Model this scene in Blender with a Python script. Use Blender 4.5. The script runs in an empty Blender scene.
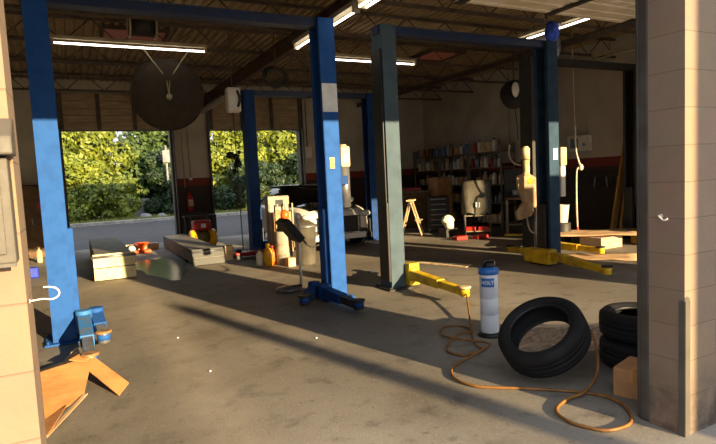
import bpy, math, random
from mathutils import Vector, Matrix
random.seed(7)
V = Vector
scene = bpy.context.scene
COL = scene.collection
PI = math.pi

# ------------------------------------------------------------------ materials
def lin(h):
    h = h.lstrip('#')
    o = []
    for i in (0, 2, 4):
        c = int(h[i:i + 2], 16) / 255
        o.append(c / 12.92 if c <= .04045 else ((c + .055) / 1.055) ** 2.4)
    return (o[0], o[1], o[2], 1)

def mixed(a, b, t):
    return tuple(a[i] * (1 - t) + b[i] * t for i in range(4))

def mat(name, col, col2=None, rough=.6, metal=0, scale=6, bump=.1, detail=6, spec=.5, contrast=(.35, .65), stretch=None, bscale=None):
    m = bpy.data.materials.new(name)
    m.use_nodes = True
    nt = m.node_tree
    N, L = nt.nodes, nt.links
    b = N['Principled BSDF']
    a = lin(col)
    c2 = lin(col2) if col2 else mixed(a, (0, 0, 0, 1), .25)
    tc = N.new('ShaderNodeTexCoord')
    mp = N.new('ShaderNodeMapping')
    if stretch: mp.inputs['Scale'].default_value = stretch
    L.new(tc.outputs['Object'], mp.inputs['Vector'])
    nz = N.new('ShaderNodeTexNoise')
    nz.inputs['Scale'].default_value = scale
    nz.inputs['Detail'].default_value = detail
    L.new(mp.outputs[0], nz.inputs['Vector'])
    r = N.new('ShaderNodeValToRGB')
    r.color_ramp.elements[0].position, r.color_ramp.elements[1].position = contrast
    r.color_ramp.elements[0].color, r.color_ramp.elements[1].color = c2, a
    L.new(nz.outputs['Fac'], r.inputs[0])
    L.new(r.outputs[0], b.inputs['Base Color'])
    b.inputs['Roughness'].default_value = rough
    b.inputs['Metallic'].default_value = metal
    b.inputs['Specular IOR Level'].default_value = spec
    if bump:
        n2 = N.new('ShaderNodeTexNoise')
        n2.inputs['Scale'].default_value = bscale or scale * 4
        n2.inputs['Detail'].default_value = 4
        L.new(mp.outputs[0], n2.inputs['Vector'])
        bp = N.new('ShaderNodeBump')
        bp.inputs['Strength'].default_value = bump
        bp.inputs['Distance'].default_value = .02
        L.new(n2.outputs['Fac'], bp.inputs['Height'])
        L.new(bp.outputs[0], b.inputs['Normal'])
    return m

def emat(name, col, strength):
    m = bpy.data.materials.new(name)
    m.use_nodes = True
    b = m.node_tree.nodes['Principled BSDF']
    b.inputs['Base Color'].default_value = lin(col)
    b.inputs['Emission Color'].default_value = lin(col)
    b.inputs['Emission Strength'].default_value = strength
    return m

def glassmat(name, col, rough=.03):
    m = bpy.data.materials.new(name)
    m.use_nodes = True
    b = m.node_tree.nodes['Principled BSDF']
    b.inputs['Base Color'].default_value = lin(col)
    b.inputs['Roughness'].default_value = rough
    b.inputs['Specular IOR Level'].default_value = .9
    return m

def floor_mat():
    m = mat('oily_concrete', '#8e887f', '#665f55', rough=.7, scale=1.1, bump=.12, bscale=60, contrast=(.3, .68))
    nt = m.node_tree; N, L = nt.nodes, nt.links
    b = N['Principled BSDF']
    src = b.inputs['Base Color'].links[0].from_socket
    tc = N.new('ShaderNodeTexCoord')
    prev = src
    for sc, lo, hi, col, fac in ((.55, .46, .66, '#433e38', .75), (3.2, .54, .68, '#3d3832', .55), (14, .60, .70, '#302c27', .55), (38, .56, .72, '#b4aa9a', .4)):
        n = N.new('ShaderNodeTexNoise'); n.inputs['Scale'].default_value = sc; n.inputs['Detail'].default_value = 8; n.inputs['Roughness'].default_value = .62
        L.new(tc.outputs['Object'], n.inputs['Vector'])
        mr = N.new('ShaderNodeMapRange'); mr.inputs['From Min'].default_value = lo; mr.inputs['From Max'].default_value = hi; mr.inputs['To Max'].default_value = fac
        L.new(n.outputs['Fac'], mr.inputs['Value'])
        mx = N.new('ShaderNodeMix'); mx.data_type = 'RGBA'
        mx.inputs['B'].default_value = lin(col)
        for s in mx.inputs:
            if s.name == 'B' and s.type == 'RGBA': s.default_value = lin(col)
        fa = [s for s in mx.inputs if s.name == 'Factor' and s.type == 'VALUE'][0]
        A = [s for s in mx.inputs if s.name == 'A' and s.type == 'RGBA'][0]
        O = [s for s in mx.outputs if s.type == 'RGBA'][0]
        L.new(mr.outputs[0], fa); L.new(prev, A)
        prev = O
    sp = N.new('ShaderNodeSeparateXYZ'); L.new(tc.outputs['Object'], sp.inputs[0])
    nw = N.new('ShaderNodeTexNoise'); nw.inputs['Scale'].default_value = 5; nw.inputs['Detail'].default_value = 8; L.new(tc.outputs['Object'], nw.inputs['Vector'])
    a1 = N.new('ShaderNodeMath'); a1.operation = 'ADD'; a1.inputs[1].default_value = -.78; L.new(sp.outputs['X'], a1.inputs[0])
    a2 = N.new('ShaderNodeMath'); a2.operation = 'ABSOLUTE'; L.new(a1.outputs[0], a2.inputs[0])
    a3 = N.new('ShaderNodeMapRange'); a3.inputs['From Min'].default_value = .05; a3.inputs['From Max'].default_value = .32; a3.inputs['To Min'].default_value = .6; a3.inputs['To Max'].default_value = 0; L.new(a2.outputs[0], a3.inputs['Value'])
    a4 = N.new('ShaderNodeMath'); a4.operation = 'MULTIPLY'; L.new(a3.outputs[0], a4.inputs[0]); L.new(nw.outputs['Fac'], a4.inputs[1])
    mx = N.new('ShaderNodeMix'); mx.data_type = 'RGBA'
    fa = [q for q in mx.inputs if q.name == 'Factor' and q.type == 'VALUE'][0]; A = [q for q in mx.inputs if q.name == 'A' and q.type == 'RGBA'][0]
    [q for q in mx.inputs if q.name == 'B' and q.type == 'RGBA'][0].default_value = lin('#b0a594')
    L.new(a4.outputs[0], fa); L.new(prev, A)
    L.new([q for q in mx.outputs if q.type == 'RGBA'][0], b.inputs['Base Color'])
    return m

def band_wall_mat(name, upper, stripe, lower, z0=1.56, z1=1.76, block=True):
    """painted block wall: dark lower, red stripe, pale upper (heights in object space = world)"""
    m = bpy.data.materials.new(name); m.use_nodes = True
    nt = m.node_tree; N, L = nt.nodes, nt.links
    b = N['Principled BSDF']; b.inputs['Roughness'].default_value = .75
    tc = N.new('ShaderNodeTexCoord'); sp = N.new('ShaderNodeSeparateXYZ')
    L.new(tc.outputs['Object'], sp.inputs[0])
    rp = N.new('ShaderNodeValToRGB'); rp.color_ramp.interpolation = 'CONSTANT'
    e = rp.color_ramp.elements
    e[0].position = 0; e[0].color = lin(lower)
    e[1].position = z0 / 5; e[1].color = lin(stripe)
    x = e.new(z1 / 5); x.color = lin(upper)
    mr = N.new('ShaderNodeMath'); mr.operation = 'DIVIDE'; mr.inputs[1].default_value = 5
    L.new(sp.outputs['Z'], mr.inputs[0]); L.new(mr.outputs[0], rp.inputs[0])
    nz = N.new('ShaderNodeTexNoise'); nz.inputs['Scale'].default_value = 1.6; nz.inputs['Detail'].default_value = 7
    L.new(tc.outputs['Object'], nz.inputs['Vector'])
    ml = N.new('ShaderNodeMix'); ml.data_type = 'RGBA'; ml.blend_type = 'MULTIPLY'
    fa = [s for s in ml.inputs if s.name == 'Factor' and s.type == 'VALUE'][0]; fa.default_value = .55
    A = [s for s in ml.inputs if s.name == 'A' and s.type == 'RGBA'][0]; B = [s for s in ml.inputs if s.name == 'B' and s.type == 'RGBA'][0]
    O = [s for s in ml.outputs if s.type == 'RGBA'][0]
    L.new(rp.outputs[0], A); L.new(nz.outputs['Fac'], B); L.new(O, b.inputs['Base Color'])
    return m

def block_mat(name, c1, c2, joint):
    """painted concrete block 0.4 x 0.2 with shallow joints; works on walls along x or y"""
    m = bpy.data.materials.new(name); m.use_nodes = True
    nt = m.node_tree; N, L = nt.nodes, nt.links
    b = N['Principled BSDF']; b.inputs['Roughness'].default_value = .8
    tc = N.new('ShaderNodeTexCoord'); sp = N.new('ShaderNodeSeparateXYZ'); L.new(tc.outputs['Object'], sp.inputs[0])
    ad = N.new('ShaderNodeMath'); L.new(sp.outputs['X'], ad.inputs[0]); L.new(sp.outputs['Y'], ad.inputs[1])
    cb = N.new('ShaderNodeCombineXYZ'); L.new(ad.outputs[0], cb.inputs[0]); L.new(sp.outputs['Z'], cb.inputs[1])
    mp = N.new('ShaderNodeMapping'); mp.inputs['Location'].default_value = (-.02, -.024, 0); L.new(cb.outputs[0], mp.inputs[0])
    br = N.new('ShaderNodeTexBrick')
    br.inputs['Scale'].default_value = 1; br.inputs['Brick Width'].default_value = .8; br.inputs['Row Height'].default_value = .208
    br.inputs['Mortar Size'].default_value = .004; br.inputs['Mortar Smooth'].default_value = .6
    br.inputs['Color1'].default_value = lin(c1); br.inputs['Color2'].default_value = lin(c2); br.inputs['Mortar'].default_value = lin(joint)
    L.new(mp.outputs[0], br.inputs['Vector'])
    nz = N.new('ShaderNodeTexNoise'); nz.inputs['Scale'].default_value = 5; nz.inputs['Detail'].default_value = 8
    L.new(tc.outputs['Object'], nz.inputs['Vector'])
    ml = N.new('ShaderNodeMix'); ml.data_type = 'RGBA'; ml.blend_type = 'OVERLAY'
    fa = [s for s in ml.inputs if s.name == 'Factor' and s.type == 'VALUE'][0]; fa.default_value = .18
    A = [s for s in ml.inputs if s.name == 'A' and s.type == 'RGBA'][0]; B = [s for s in ml.inputs if s.name == 'B' and s.type == 'RGBA'][0]
    O = [s for s in ml.outputs if s.type == 'RGBA'][0]
    L.new(br.outputs['Color'], A); L.new(nz.outputs['Color'], B)
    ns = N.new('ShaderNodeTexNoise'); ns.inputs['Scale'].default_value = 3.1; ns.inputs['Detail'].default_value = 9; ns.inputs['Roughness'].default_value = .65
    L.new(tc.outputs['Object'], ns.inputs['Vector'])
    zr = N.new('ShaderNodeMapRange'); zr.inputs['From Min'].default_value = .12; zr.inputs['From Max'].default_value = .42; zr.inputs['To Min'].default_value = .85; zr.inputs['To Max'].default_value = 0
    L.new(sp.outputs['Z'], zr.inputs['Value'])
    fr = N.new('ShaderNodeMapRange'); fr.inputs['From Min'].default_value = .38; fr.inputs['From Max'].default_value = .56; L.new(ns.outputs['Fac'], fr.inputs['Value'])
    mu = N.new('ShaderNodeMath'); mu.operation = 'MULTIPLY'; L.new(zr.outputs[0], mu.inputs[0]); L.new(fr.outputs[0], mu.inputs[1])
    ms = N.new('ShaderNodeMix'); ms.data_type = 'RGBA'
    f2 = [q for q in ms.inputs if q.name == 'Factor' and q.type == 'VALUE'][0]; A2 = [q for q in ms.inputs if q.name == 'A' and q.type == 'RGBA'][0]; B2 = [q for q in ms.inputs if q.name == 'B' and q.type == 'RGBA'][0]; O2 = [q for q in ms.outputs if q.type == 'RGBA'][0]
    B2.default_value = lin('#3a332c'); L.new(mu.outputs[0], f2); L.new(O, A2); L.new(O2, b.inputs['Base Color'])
    bp = N.new('ShaderNodeBump'); bp.inputs['Strength'].default_value = .5; bp.inputs['Distance'].default_value = .01; bp.invert = True
    L.new(br.outputs['Fac'], bp.inputs['Height'])
    n3 = N.new('ShaderNodeTexNoise'); n3.inputs['Scale'].default_value = 40; L.new(tc.outputs['Object'], n3.inputs['Vector'])
    b2 = N.new('ShaderNodeBump'); b2.inputs['Strength'].default_value = .15; b2.inputs['Distance'].default_value = .01
    L.new(n3.outputs['Fac'], b2.inputs['Height']); L.new(bp.outputs[0], b2.inputs['Normal']); L.new(b2.outputs[0], b.inputs['Normal'])
    return m

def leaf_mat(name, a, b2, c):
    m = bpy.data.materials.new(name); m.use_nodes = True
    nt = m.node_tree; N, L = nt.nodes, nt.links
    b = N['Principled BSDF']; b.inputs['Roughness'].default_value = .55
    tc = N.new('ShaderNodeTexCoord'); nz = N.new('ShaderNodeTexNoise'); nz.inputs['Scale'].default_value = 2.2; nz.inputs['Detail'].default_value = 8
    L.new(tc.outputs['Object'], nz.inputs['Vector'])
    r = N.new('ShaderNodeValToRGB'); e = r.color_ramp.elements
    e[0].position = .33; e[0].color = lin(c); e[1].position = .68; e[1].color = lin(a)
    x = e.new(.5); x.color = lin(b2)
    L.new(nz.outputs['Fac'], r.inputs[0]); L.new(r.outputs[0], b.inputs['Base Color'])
    tr = N.new('ShaderNodeBsdfTranslucent'); L.new(r.outputs[0], tr.inputs[0])
    mx = N.new('ShaderNodeMixShader'); mx.inputs[0].default_value = .3
    out = N['Material Output']
    L.new(b.outputs[0], mx.inputs[1]); L.new(tr.outputs[0], mx.inputs[2]); L.new(mx.outputs[0], out.inputs[0])
    return m

M = {}
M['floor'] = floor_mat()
M['asphalt'] = mat('asphalt', '#414144', '#343438', rough=.9, scale=2, bump=.3, bscale=90)
M['kerb'] = mat('kerb_concrete', '#a39f98', '#7d7a74', rough=.9, scale=5)
M['grass'] = mat('dry_grass', '#8d9048', '#56602c', rough=.9, scale=8, bump=.6)
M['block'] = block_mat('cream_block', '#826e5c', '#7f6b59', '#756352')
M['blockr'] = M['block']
M['inwall'] = band_wall_mat('shop_wall', '#cdc3b0', '#8a3022', '#3c2d25')
M['ceil'] = mat('roof_deck', '#a4906e', '#8e7a58', rough=.8, scale=3, bump=0)
M['joist'] = mat('joist_steel', '#5a4a3a', '#40342a', rough=.7, scale=7)
M['girder'] = mat('girder_rust', '#5e402a', '#3c2a1e', rough=.7, scale=4)
M['track'] = mat('track_steel', '#55524f', '#433a34', rough=.55, metal=.3, scale=4)
M['doorpan'] = mat('door_panel_wood', '#b59c78', '#947c58', rough=.6, scale=3, stretch=(1, 4, 4))
M['doorwhite'] = mat('door_panel_white', '#ece2d0', '#d8c9ae', rough=.5, scale=3, bump=0)
M['blue'] = mat('lift_blue', '#27559c', '#214b8c', rough=.7, spec=.12, scale=9, bump=.08, contrast=(.25, .55))
M['chip'] = mat('lift_blue_worn', '#3570b0', '#6a6258', rough=.6, spec=.2, scale=14, contrast=(.38, .46))
M['bluedark'] = mat('beam_navy', '#1a2c52', '#13203c', rough=.45, scale=6)
M['navy'] = mat('lift_navy', '#1a3f7c', '#153464', rough=.65, spec=.15, scale=6)
M['greyblue'] = mat('lift_grey_blue', '#4a5b68', '#404f5b', rough=.7, spec=.12, scale=5, contrast=(.3, .6))
M['slate'] = mat('lift_slate', '#334a60', '#2a3d50', rough=.7, spec=.12, scale=5)
M['yellow'] = mat('arm_yellow', '#d8b414', '#a88410', rough=.5, scale=7)
M['black'] = mat('black_steel', '#15161a', '#0c0c0e', rough=.5, scale=6)
M['rubber'] = mat('tyre_rubber', '#17181b', '#101012', rough=.75, spec=.3, scale=7, bump=.15)
M['rubber2'] = mat('pad_rubber', '#a07a50', '#5a4632', rough=.8, scale=18)
M['steel'] = mat('grey_steel', '#8d8f92', '#6c6d70', rough=.4, metal=.6, scale=6)
M['white'] = mat('white_paint', '#e2ddd2', '#cfc8b8', rough=.45, scale=5)
M['cream'] = mat('cream_paint', '#d8c49c', '#b89c70', rough=.5, scale=6)
M['rampgrey'] = mat('runway_steel', '#6b6862', '#524e46', rough=.6, scale=5)
M['rampshade'] = mat('flap_grey_shaded', '#434645', '#383a39', rough=.6, scale=5)  # grey darkened to put the flap's shade into its colour
M['rampcream'] = mat('flap_cream', '#dccfa4', '#c6b686', rough=.55, scale=5)
M['tin'] = mat('fixture_tin', '#b5aa90', '#938668', rough=.5, scale=5)
M['tube'] = emat('lit_tube', '#fff2dc', 7)
M['tubeoff'] = mat('unlit_tube', '#d8d2c4', rough=.4)
M['card'] = mat('cardboard', '#cf9458', '#b47c48', rough=.85, scale=5, bump=.2)
M['card2'] = mat('cardboard_pale', '#c9a884', '#a98662', rough=.85, scale=4, bump=.2)
M['card3'] = mat('cardboard_box', '#b98a5c', '#a0744a', rough=.85, scale=5)
M['wood'] = mat('weathered_wood', '#c9b296', '#947e66', rough=.85, scale=4, stretch=(1, 12, 12))
M['plank'] = mat('yellow_plank', '#b08a44', '#8a6428', rough=.7, scale=4, stretch=(10, 10, 1))
M['red'] = mat('red_paint', '#b4241c', '#8a1812', rough=.4, scale=6)
M['orange'] = mat('orange_plastic', '#f0641c', '#d04c10', rough=.45)
M['hose'] = mat('hose_rubber', '#8c5f2a', '#6a4518', rough=.55, scale=12)
M['hosew'] = mat('hose_white', '#cfc6b6', '#a89f90', rough=.5)
M['hosed'] = mat('hose_dark', '#2a2723', '#1a1816', rough=.6)
M['yel'] = mat('yellow_plastic', '#f0b81c', '#d89a10', rough=.4)
M['evac'] = mat('milky_plastic', '#e4e8ee', '#d0d8e2', rough=.35)
M['bluelab'] = mat('blue_label', '#2f74c4', '#2865b0', rough=.4)
M['whitelab'] = mat('white_label', '#e8ebf0', rough=.5, bump=0)
M['carwhite'] = mat('car_white', '#e4e0d8', '#dcd7ce', rough=.15, bump=0, spec=.8)
M['carblack'] = mat('car_black', '#101113', rough=.08, bump=0, spec=.9)
M['glass'] = glassmat('car_glass', '#0d1216')
M['lamp'] = glassmat('lamp_glass', '#c8ccd0')
M['dark'] = mat('dark_grey', '#2c2a28', '#1c1a18', rough=.6)
M['brown'] = mat('brown_board', '#6b4f30', '#4c3620', rough=.7)
M['greypl'] = mat('grey_plastic_film', '#5e5a50', '#444038', rough=.45, scale=3, bump=.4)
M['shelf'] = mat('shelf_steel', '#847a62', '#5f5642', rough=.6)
M['boxgrey'] = mat('enclosure_grey', '#57524a', '#4a463f', rough=.55)
M['greenpl'] = mat('olive_plastic', '#6c6a30', '#4c4a20', rough=.5)
M['puddle'] = glassmat('wet_film', '#20242c', .16)
M['discm'] = mat('disc_brown', '#3c3225', '#2e261a', rough=.75)
M['sky_red'] = emat('skylight_red', '#8a4c38', .12)
M['blueplastic'] = mat('blue_plastic', '#2440c0', '#1c2f98', rough=.4)
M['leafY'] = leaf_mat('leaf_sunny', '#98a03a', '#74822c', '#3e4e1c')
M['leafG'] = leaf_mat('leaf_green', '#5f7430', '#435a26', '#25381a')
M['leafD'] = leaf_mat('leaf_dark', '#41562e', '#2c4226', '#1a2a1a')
M['bark'] = mat('bark', '#4a3a2a', '#2e241a', rough=.9, scale=8)
M['stone'] = mat('grey_stone', '#8f8f90', '#6a6a6c', rough=.9, scale=3)
M['navyrag'] = mat('blue_cloth', '#3a5ee0', '#2440b0', rough=.7, scale=14)
M['paper'] = mat('paper_pale', '#d8cdb4', '#b48a5a', rough=.8, scale=9)
M['dullwhite'] = mat('dull_white', '#a8a294', '#8c8678', rough=.6, spec=.2)
M['belly'] = mat('worn_tan', '#a58c6c', '#8a6c4a', rough=.7, scale=7)
M['screen'] = mat('dark_screen', '#1a1c1e', rough=.2, bump=0)

# ------------------------------------------------------------------ mesh kit
WL = {}

class MB:
    def __init__(s, X=None):
        s.v, s.f, s.sm = [], [], []
        s.X = X or Matrix.Identity(4)
    def add(s, vs, fs, smooth=False):
        n = len(s.v)
        s.v += [s.X @ V(p) for p in vs]
        s.f += [tuple(n + i for i in f) for f in fs]
        s.sm += [smooth] * len(fs)
        return s
    def box(s, a, b):
        x0, y0, z0 = a; x1, y1, z1 = b
        return s.add([(x0, y0, z0), (x1, y0, z0), (x1, y1, z0), (x0, y1, z0), (x0, y0, z1), (x1, y0, z1), (x1, y1, z1), (x0, y1, z1)],
                     [(0, 3, 2, 1), (4, 5, 6, 7), (0, 1, 5, 4), (1, 2, 6, 5), (2, 3, 7, 6), (3, 0, 4, 7)])
    def bar(s, p, q, w, h, up=(0, 0, 1), w2=None, h2=None):
        p, q = V(p), V(q); d = (q - p).normalized(); up = V(up)
        if abs(d.dot(up)) > .99: up = V((0, 1, 0))
        r = d.cross(up).normalized(); u = r.cross(d)
        w2 = w if w2 is None else w2; h2 = h if h2 is None else h2
        vs = []
        for c, ww, hh in ((p, w, h), (q, w2, h2)):
            vs += [c - r * ww / 2 - u * hh / 2, c + r * ww / 2 - u * hh / 2, c + r * ww / 2 + u * hh / 2, c - r * ww / 2 + u * hh / 2]
        return s.add(vs, [(0, 3, 2, 1), (4, 5, 6, 7), (0, 1, 5, 4), (1, 2, 6, 5), (2, 3, 7, 6), (3, 0, 4, 7)])
    def cyl(s, p, q, r, r2=None, seg=16, caps=True):
        p, q = V(p), V(q); r2 = r if r2 is None else r2
        d = (q - p).normalized(); a = V((0, 0, 1)) if abs(d.z) < .9 else V((1, 0, 0))
        u = d.cross(a).normalized(); w = d.cross(u)
        vs = []
        for c, rr in ((p, r), (q, r2)):
            vs += [c + (u * math.cos(2 * PI * i / seg) + w * math.sin(2 * PI * i / seg)) * rr for i in range(seg)]
        s.add(vs, [(i, (i + 1) % seg, seg + (i + 1) % seg, seg + i) for i in range(seg)], True)
        if caps:
            n = len(s.v) - 2 * seg
            s.f += [tuple(n + i for i in range(seg))[::-1], tuple(n + seg + i for i in range(seg))]; s.sm += [False, False]
        return s
    def tube(s, pts, r, seg=8, sub=4, closed=False):
        P = [V(p) for p in pts]
        if sub > 1 and len(P) > 2:
            Q = []
            n = len(P)
            rng = range(n) if closed else range(n - 1)
            for i in rng:
                a, b, c, d = P[(i - 1) % n if closed else max(i - 1, 0)], P[i], P[(i + 1) % n], P[(i + 2) % n if closed else min(i + 2, n - 1)]
                for k in range(sub):
                    t = k / sub
                    Q.append(.5 * ((2 * b) + (c - a) * t + (2 * a - 5 * b + 4 * c - d) * t * t + (3 * b - a - 3 * c + d) * t ** 3))
            if not closed: Q.append(P[-1])
            P = Q
        n = len(P); vs = []
        u = None
        for i, c in enumerate(P):
            t = (P[(i + 1) % n] - P[i - 1]) if closed else (P[min(i + 1, n - 1)] - P[max(i - 1, 0)])
            t.normalize()
            if u is None:
                a = V((0, 0, 1)) if abs(t.z) < .9 else V((1, 0, 0))
                u = t.cross(a).normalized()
            else:
                u = (u - t * u.dot(t)).normalized()
            w = t.cross(u)
            vs += [c + (u * math.cos(2 * PI * k / seg) + w * math.sin(2 * PI * k / seg)) * r for k in range(seg)]
        fs = []
        for i in range(n if closed else n - 1):
            j = (i + 1) % n
            fs += [(i * seg + k, i * seg + (k + 1) % seg, j * seg + (k + 1) % seg, j * seg + k) for k in range(seg)]
        if not closed:
            fs += [tuple(range(seg))[::-1], tuple((n - 1) * seg + k for k in range(seg))]
        return s.add(vs, fs, True)
    def lathe(s, prof, o=(0, 0, 0), axis=(0, 0, 1), seg=24, closed=False, smooth=True):
        o = V(o); d = V(axis).normalized(); a = V((0, 0, 1)) if abs(d.z) < .9 else V((1, 0, 0))
        u = d.cross(a).normalized(); w = d.cross(u)
        vs = []
        for r, z in prof:
            vs += [o + d * z + (u * math.cos(2 * PI * i / seg) + w * math.sin(2 * PI * i / seg)) * r for i in range(seg)]
        n = len(prof); fs = []
        for j in range(n if closed else n - 1):
            k = (j + 1) % n
            fs += [(j * seg + i, j * seg + (i + 1) % seg, k * seg + (i + 1) % seg, k * seg + i) for i in range(seg)]
        s.add(vs, fs, smooth)
        if not closed:
            m = len(s.v) - n * seg
            if prof[0][0] > 1e-4: s.f.append(tuple(m + i for i in range(seg))[::-1]); s.sm.append(False)
            if prof[-1][0] > 1e-4: s.f.append(tuple(m + (n - 1) * seg + i for i in range(seg))); s.sm.append(False)
        return s
    def prism(s, poly, vec):
        n = len(poly); vec = V(vec); P = [V(p) for p in poly]
        fs = [tuple(range(n))[::-1], tuple(n + i for i in range(n))] + [(i, (i + 1) % n, n + (i + 1) % n, n + i) for i in range(n)]
        return s.add(P + [p + vec for p in P], fs)
    def ball(s, c, rx, ry=None, rz=None, seg=14, ring=9, jit=0):
        ry = rx if ry is None else ry; rz = rx if rz is None else rz
        prof = []
        vs = []; fs = []
        for j in range(ring + 1):
            th = PI * j / ring
            for i in range(seg):
                k = 1 + random.uniform(-jit, jit)
                vs.append((c[0] + rx * k * math.sin(th) * math.cos(2 * PI * i / seg), c[1] + ry * k * math.sin(th) * math.sin(2 * PI * i / seg), c[2] + rz * k * math.cos(th)))
        for j in range(ring):
            fs += [(j * seg + i, (j + 1) * seg + i, (j + 1) * seg + (i + 1) % seg, j * seg + (i + 1) % seg) for i in range(seg)]
        return s.add(vs, fs, True)
    def sheet(s, poly, t=.006):
        """thin board of real thickness from a (possibly bent) polygon fan strip: list of quads"""
        for q in poly:
            s.prism(q, (0, 0, t))
        return s
    def build(s, name, m, parent=None, bev=0, **tags):
        me = bpy.data.meshes.new(name)
        o0 = WL[parent.name] if parent else V((0, 0, 0))
        base = tags.pop('at', None)
        own = V(base) if base is not None else o0
        me.from_pydata([tuple(p - own) for p in s.v], [], s.f)
        me.polygons.foreach_set('use_smooth', s.sm)
        me.validate(); me.update()
        import bmesh
        bm = bmesh.new(); bm.from_mesh(me)
        bmesh.ops.remove_doubles(bm, verts=bm.verts, dist=1e-5)
        bmesh.ops.recalc_face_normals(bm, faces=bm.faces)
        bm.to_mesh(me); bm.free()
        me.materials.append(m)
        o = bpy.data.objects.new(name, me)
        COL.objects.link(o)
        if parent:
            o.parent = parent
            o.location = own - o0
        else:
            o.location = own
        WL[o.name] = own
        if bev:
            b = o.modifiers.new('edge', 'BEVEL'); b.width = bev; b.segments = 2; b.limit_method = 'ANGLE'; b.angle_limit = .7
        for k, v in tags.items(): o[k] = v
        return o

def thing(name, label, cat, loc, group=None, rz=0):
    o = bpy.data.objects.new(name, None)
    o.empty_display_size = .1
    o.location = loc; o.rotation_euler = (0, 0, rz)
    COL.objects.link(o)
    o['label'] = label; o['category'] = cat
    if group: o['group'] = group
    WL[o.name] = V(loc)
    return o

def copy_tree(o, parent=None, **tags):
    c = o.copy(); COL.objects.link(c)
    c.parent = parent
    WL[c.name] = WL[o.name]
    for k, v in tags.items(): c[k] = v
    for ch in list(o.children): copy_tree(ch, c)
    return c

def struct(mb, name, m, bev=0, **k):
    return mb.build(name, m, None, bev, kind='structure', **k)

# ------------------------------------------------------------------ building shell
YF, YI = 1.88, 2.10          # street wall outer / inner face
YB, YBO = 16.0, 16.22        # yard wall
XL, XR = -1.6, 11.0
OPEN = [(-0.13, 3.04), (4.10, 7.25), (8.08, 11.0)]
HDR = 3.42
struct(MB().box((-9, -9, -.2), (16, 16.3, 0)), 'floor', M['floor'])
struct(MB().box((-30, 16.3, -.22), (45, 26.8, -.02)), 'ground_asphalt', M['asphalt'])
struct(MB().box((-30, 26.8, -.2), (45, 27.05, .13)), 'kerb_strip', M['kerb'], bev=.02)
struct(MB().box((-30, 27.05, -.2), (45, 60, .08)), 'ground_yard', M['grass'])
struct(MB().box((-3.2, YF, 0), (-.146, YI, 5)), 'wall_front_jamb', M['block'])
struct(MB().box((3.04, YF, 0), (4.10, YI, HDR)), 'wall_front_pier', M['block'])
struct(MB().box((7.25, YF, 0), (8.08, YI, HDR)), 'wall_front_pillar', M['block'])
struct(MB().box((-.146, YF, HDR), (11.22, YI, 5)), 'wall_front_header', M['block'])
struct(MB().box((-3.2, YI, 0), (XL, YBO, 4.7)), 'wall_left', M['inwall'])
struct(MB().box((XR, YI, 0), (XR + .22, YBO, 4.7)), 'wall_right', M['inwall'])
BD = [(-.2, 2.58), (3.54, 6.42)]; BH = 3.18
struct(MB().box((XL, YB, 0), (BD[0][0], YBO, 4.7)), 'wall_back_corner', M['inwall'])
struct(MB().box((BD[0][1], YB, 0), (BD[1][0], YBO, BH)), 'wall_back_pier', M['inwall'])
struct(MB().box((BD[1][1], YB, 0), (XR, YBO, 4.7)), 'wall_back', M['inwall'])
struct(MB().box((BD[0][0], YB, BH), (BD[1][1], YBO, 4.7)), 'wall_back_header', M['inwall'])
# corrugated roof deck, ribs running front to back
rb = MB()
pts = []
x = XL
while x < XR:
    for dx, dz in ((0, 0), (.05, 0), (.075, -.05), (.125, -.05), (.15, 0)):
        if dx < .15: pts.append((x + dx, dz))
    x += .15
poly = [(a, YI, 4.45 + b) for a, b in pts] + [(pts[-1][0], YI, 4.6), (pts[0][0], YI, 4.6)]
rb.prism(poly, (0, YBO - YI, 0))
struct(rb, 'ceiling', M['ceil'])
# open-web joists
jn = 0
for y in (3.3, 5.0, 6.7, 8.4, 10.05, 11.7, 13.3, 14.9):
    for a, b in ((XL, 3.39), (3.41, 8.43), (8.45, XR)):
        j = MB()
        for z in (4.36, 3.98):
            j.box((a, y - .035, z - .02), (b, y - .004, z + .02)); j.box((a, y + .004, z - .02), (b, y + .035, z + .02))
        n = max(4, round((b - a) / .42)); st = (b - a) / n
        for i in range(n):
            x0 = a + i * st
            p, q = ((x0, y, 3.98), (x0 + st, y, 4.36)) if i % 2 == 0 else ((x0, y, 4.36), (x0 + st, y, 3.98))
            j.cyl(p, q, .011, seg=6)
        struct(j, 'ceiling_joist', M['joist'])
for xg in (3.40, 8.44):
    g = MB()
    zb_ = 3.72 if xg < 5 else 3.84
    g.box((xg - .012, YI, zb_ + .02), (xg + .012, YB, 3.94)); g.box((xg - .05, YI, zb_), (xg + .05, YB, zb_ + .02)); g.box((xg - .07, YI, 3.94), (xg + .07, YB, 3.957))
    struct(g, 'ceiling_girder', M['girder'] if xg < 5 else M['joist'])
# rooflights glowing red-brown between the joists
for xa, xb_, ya, yb in ((.72, 1.75, 10.5, 11.3), (7.5, 8.35, 10.4, 11.3)):
    k = struct(MB().box((xa, ya, 4.37), (xb_, yb, 4.40)), 'window_%d' % (3 if xa < 2 else 4), M['sky_red'])
    f = MB()
    for q in ((xa - .04, ya - .04, xb_ + .04, ya), (xa - .04, yb, xb_ + .04, yb + .04), (xa - .04, ya, xa, yb), (xb_, ya, xb_ + .04, yb)):
        f.box((q[0], q[1], 4.33), (q[2], q[3], 4.41))
    f.build('window_frame', M['joist'], k)
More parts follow.
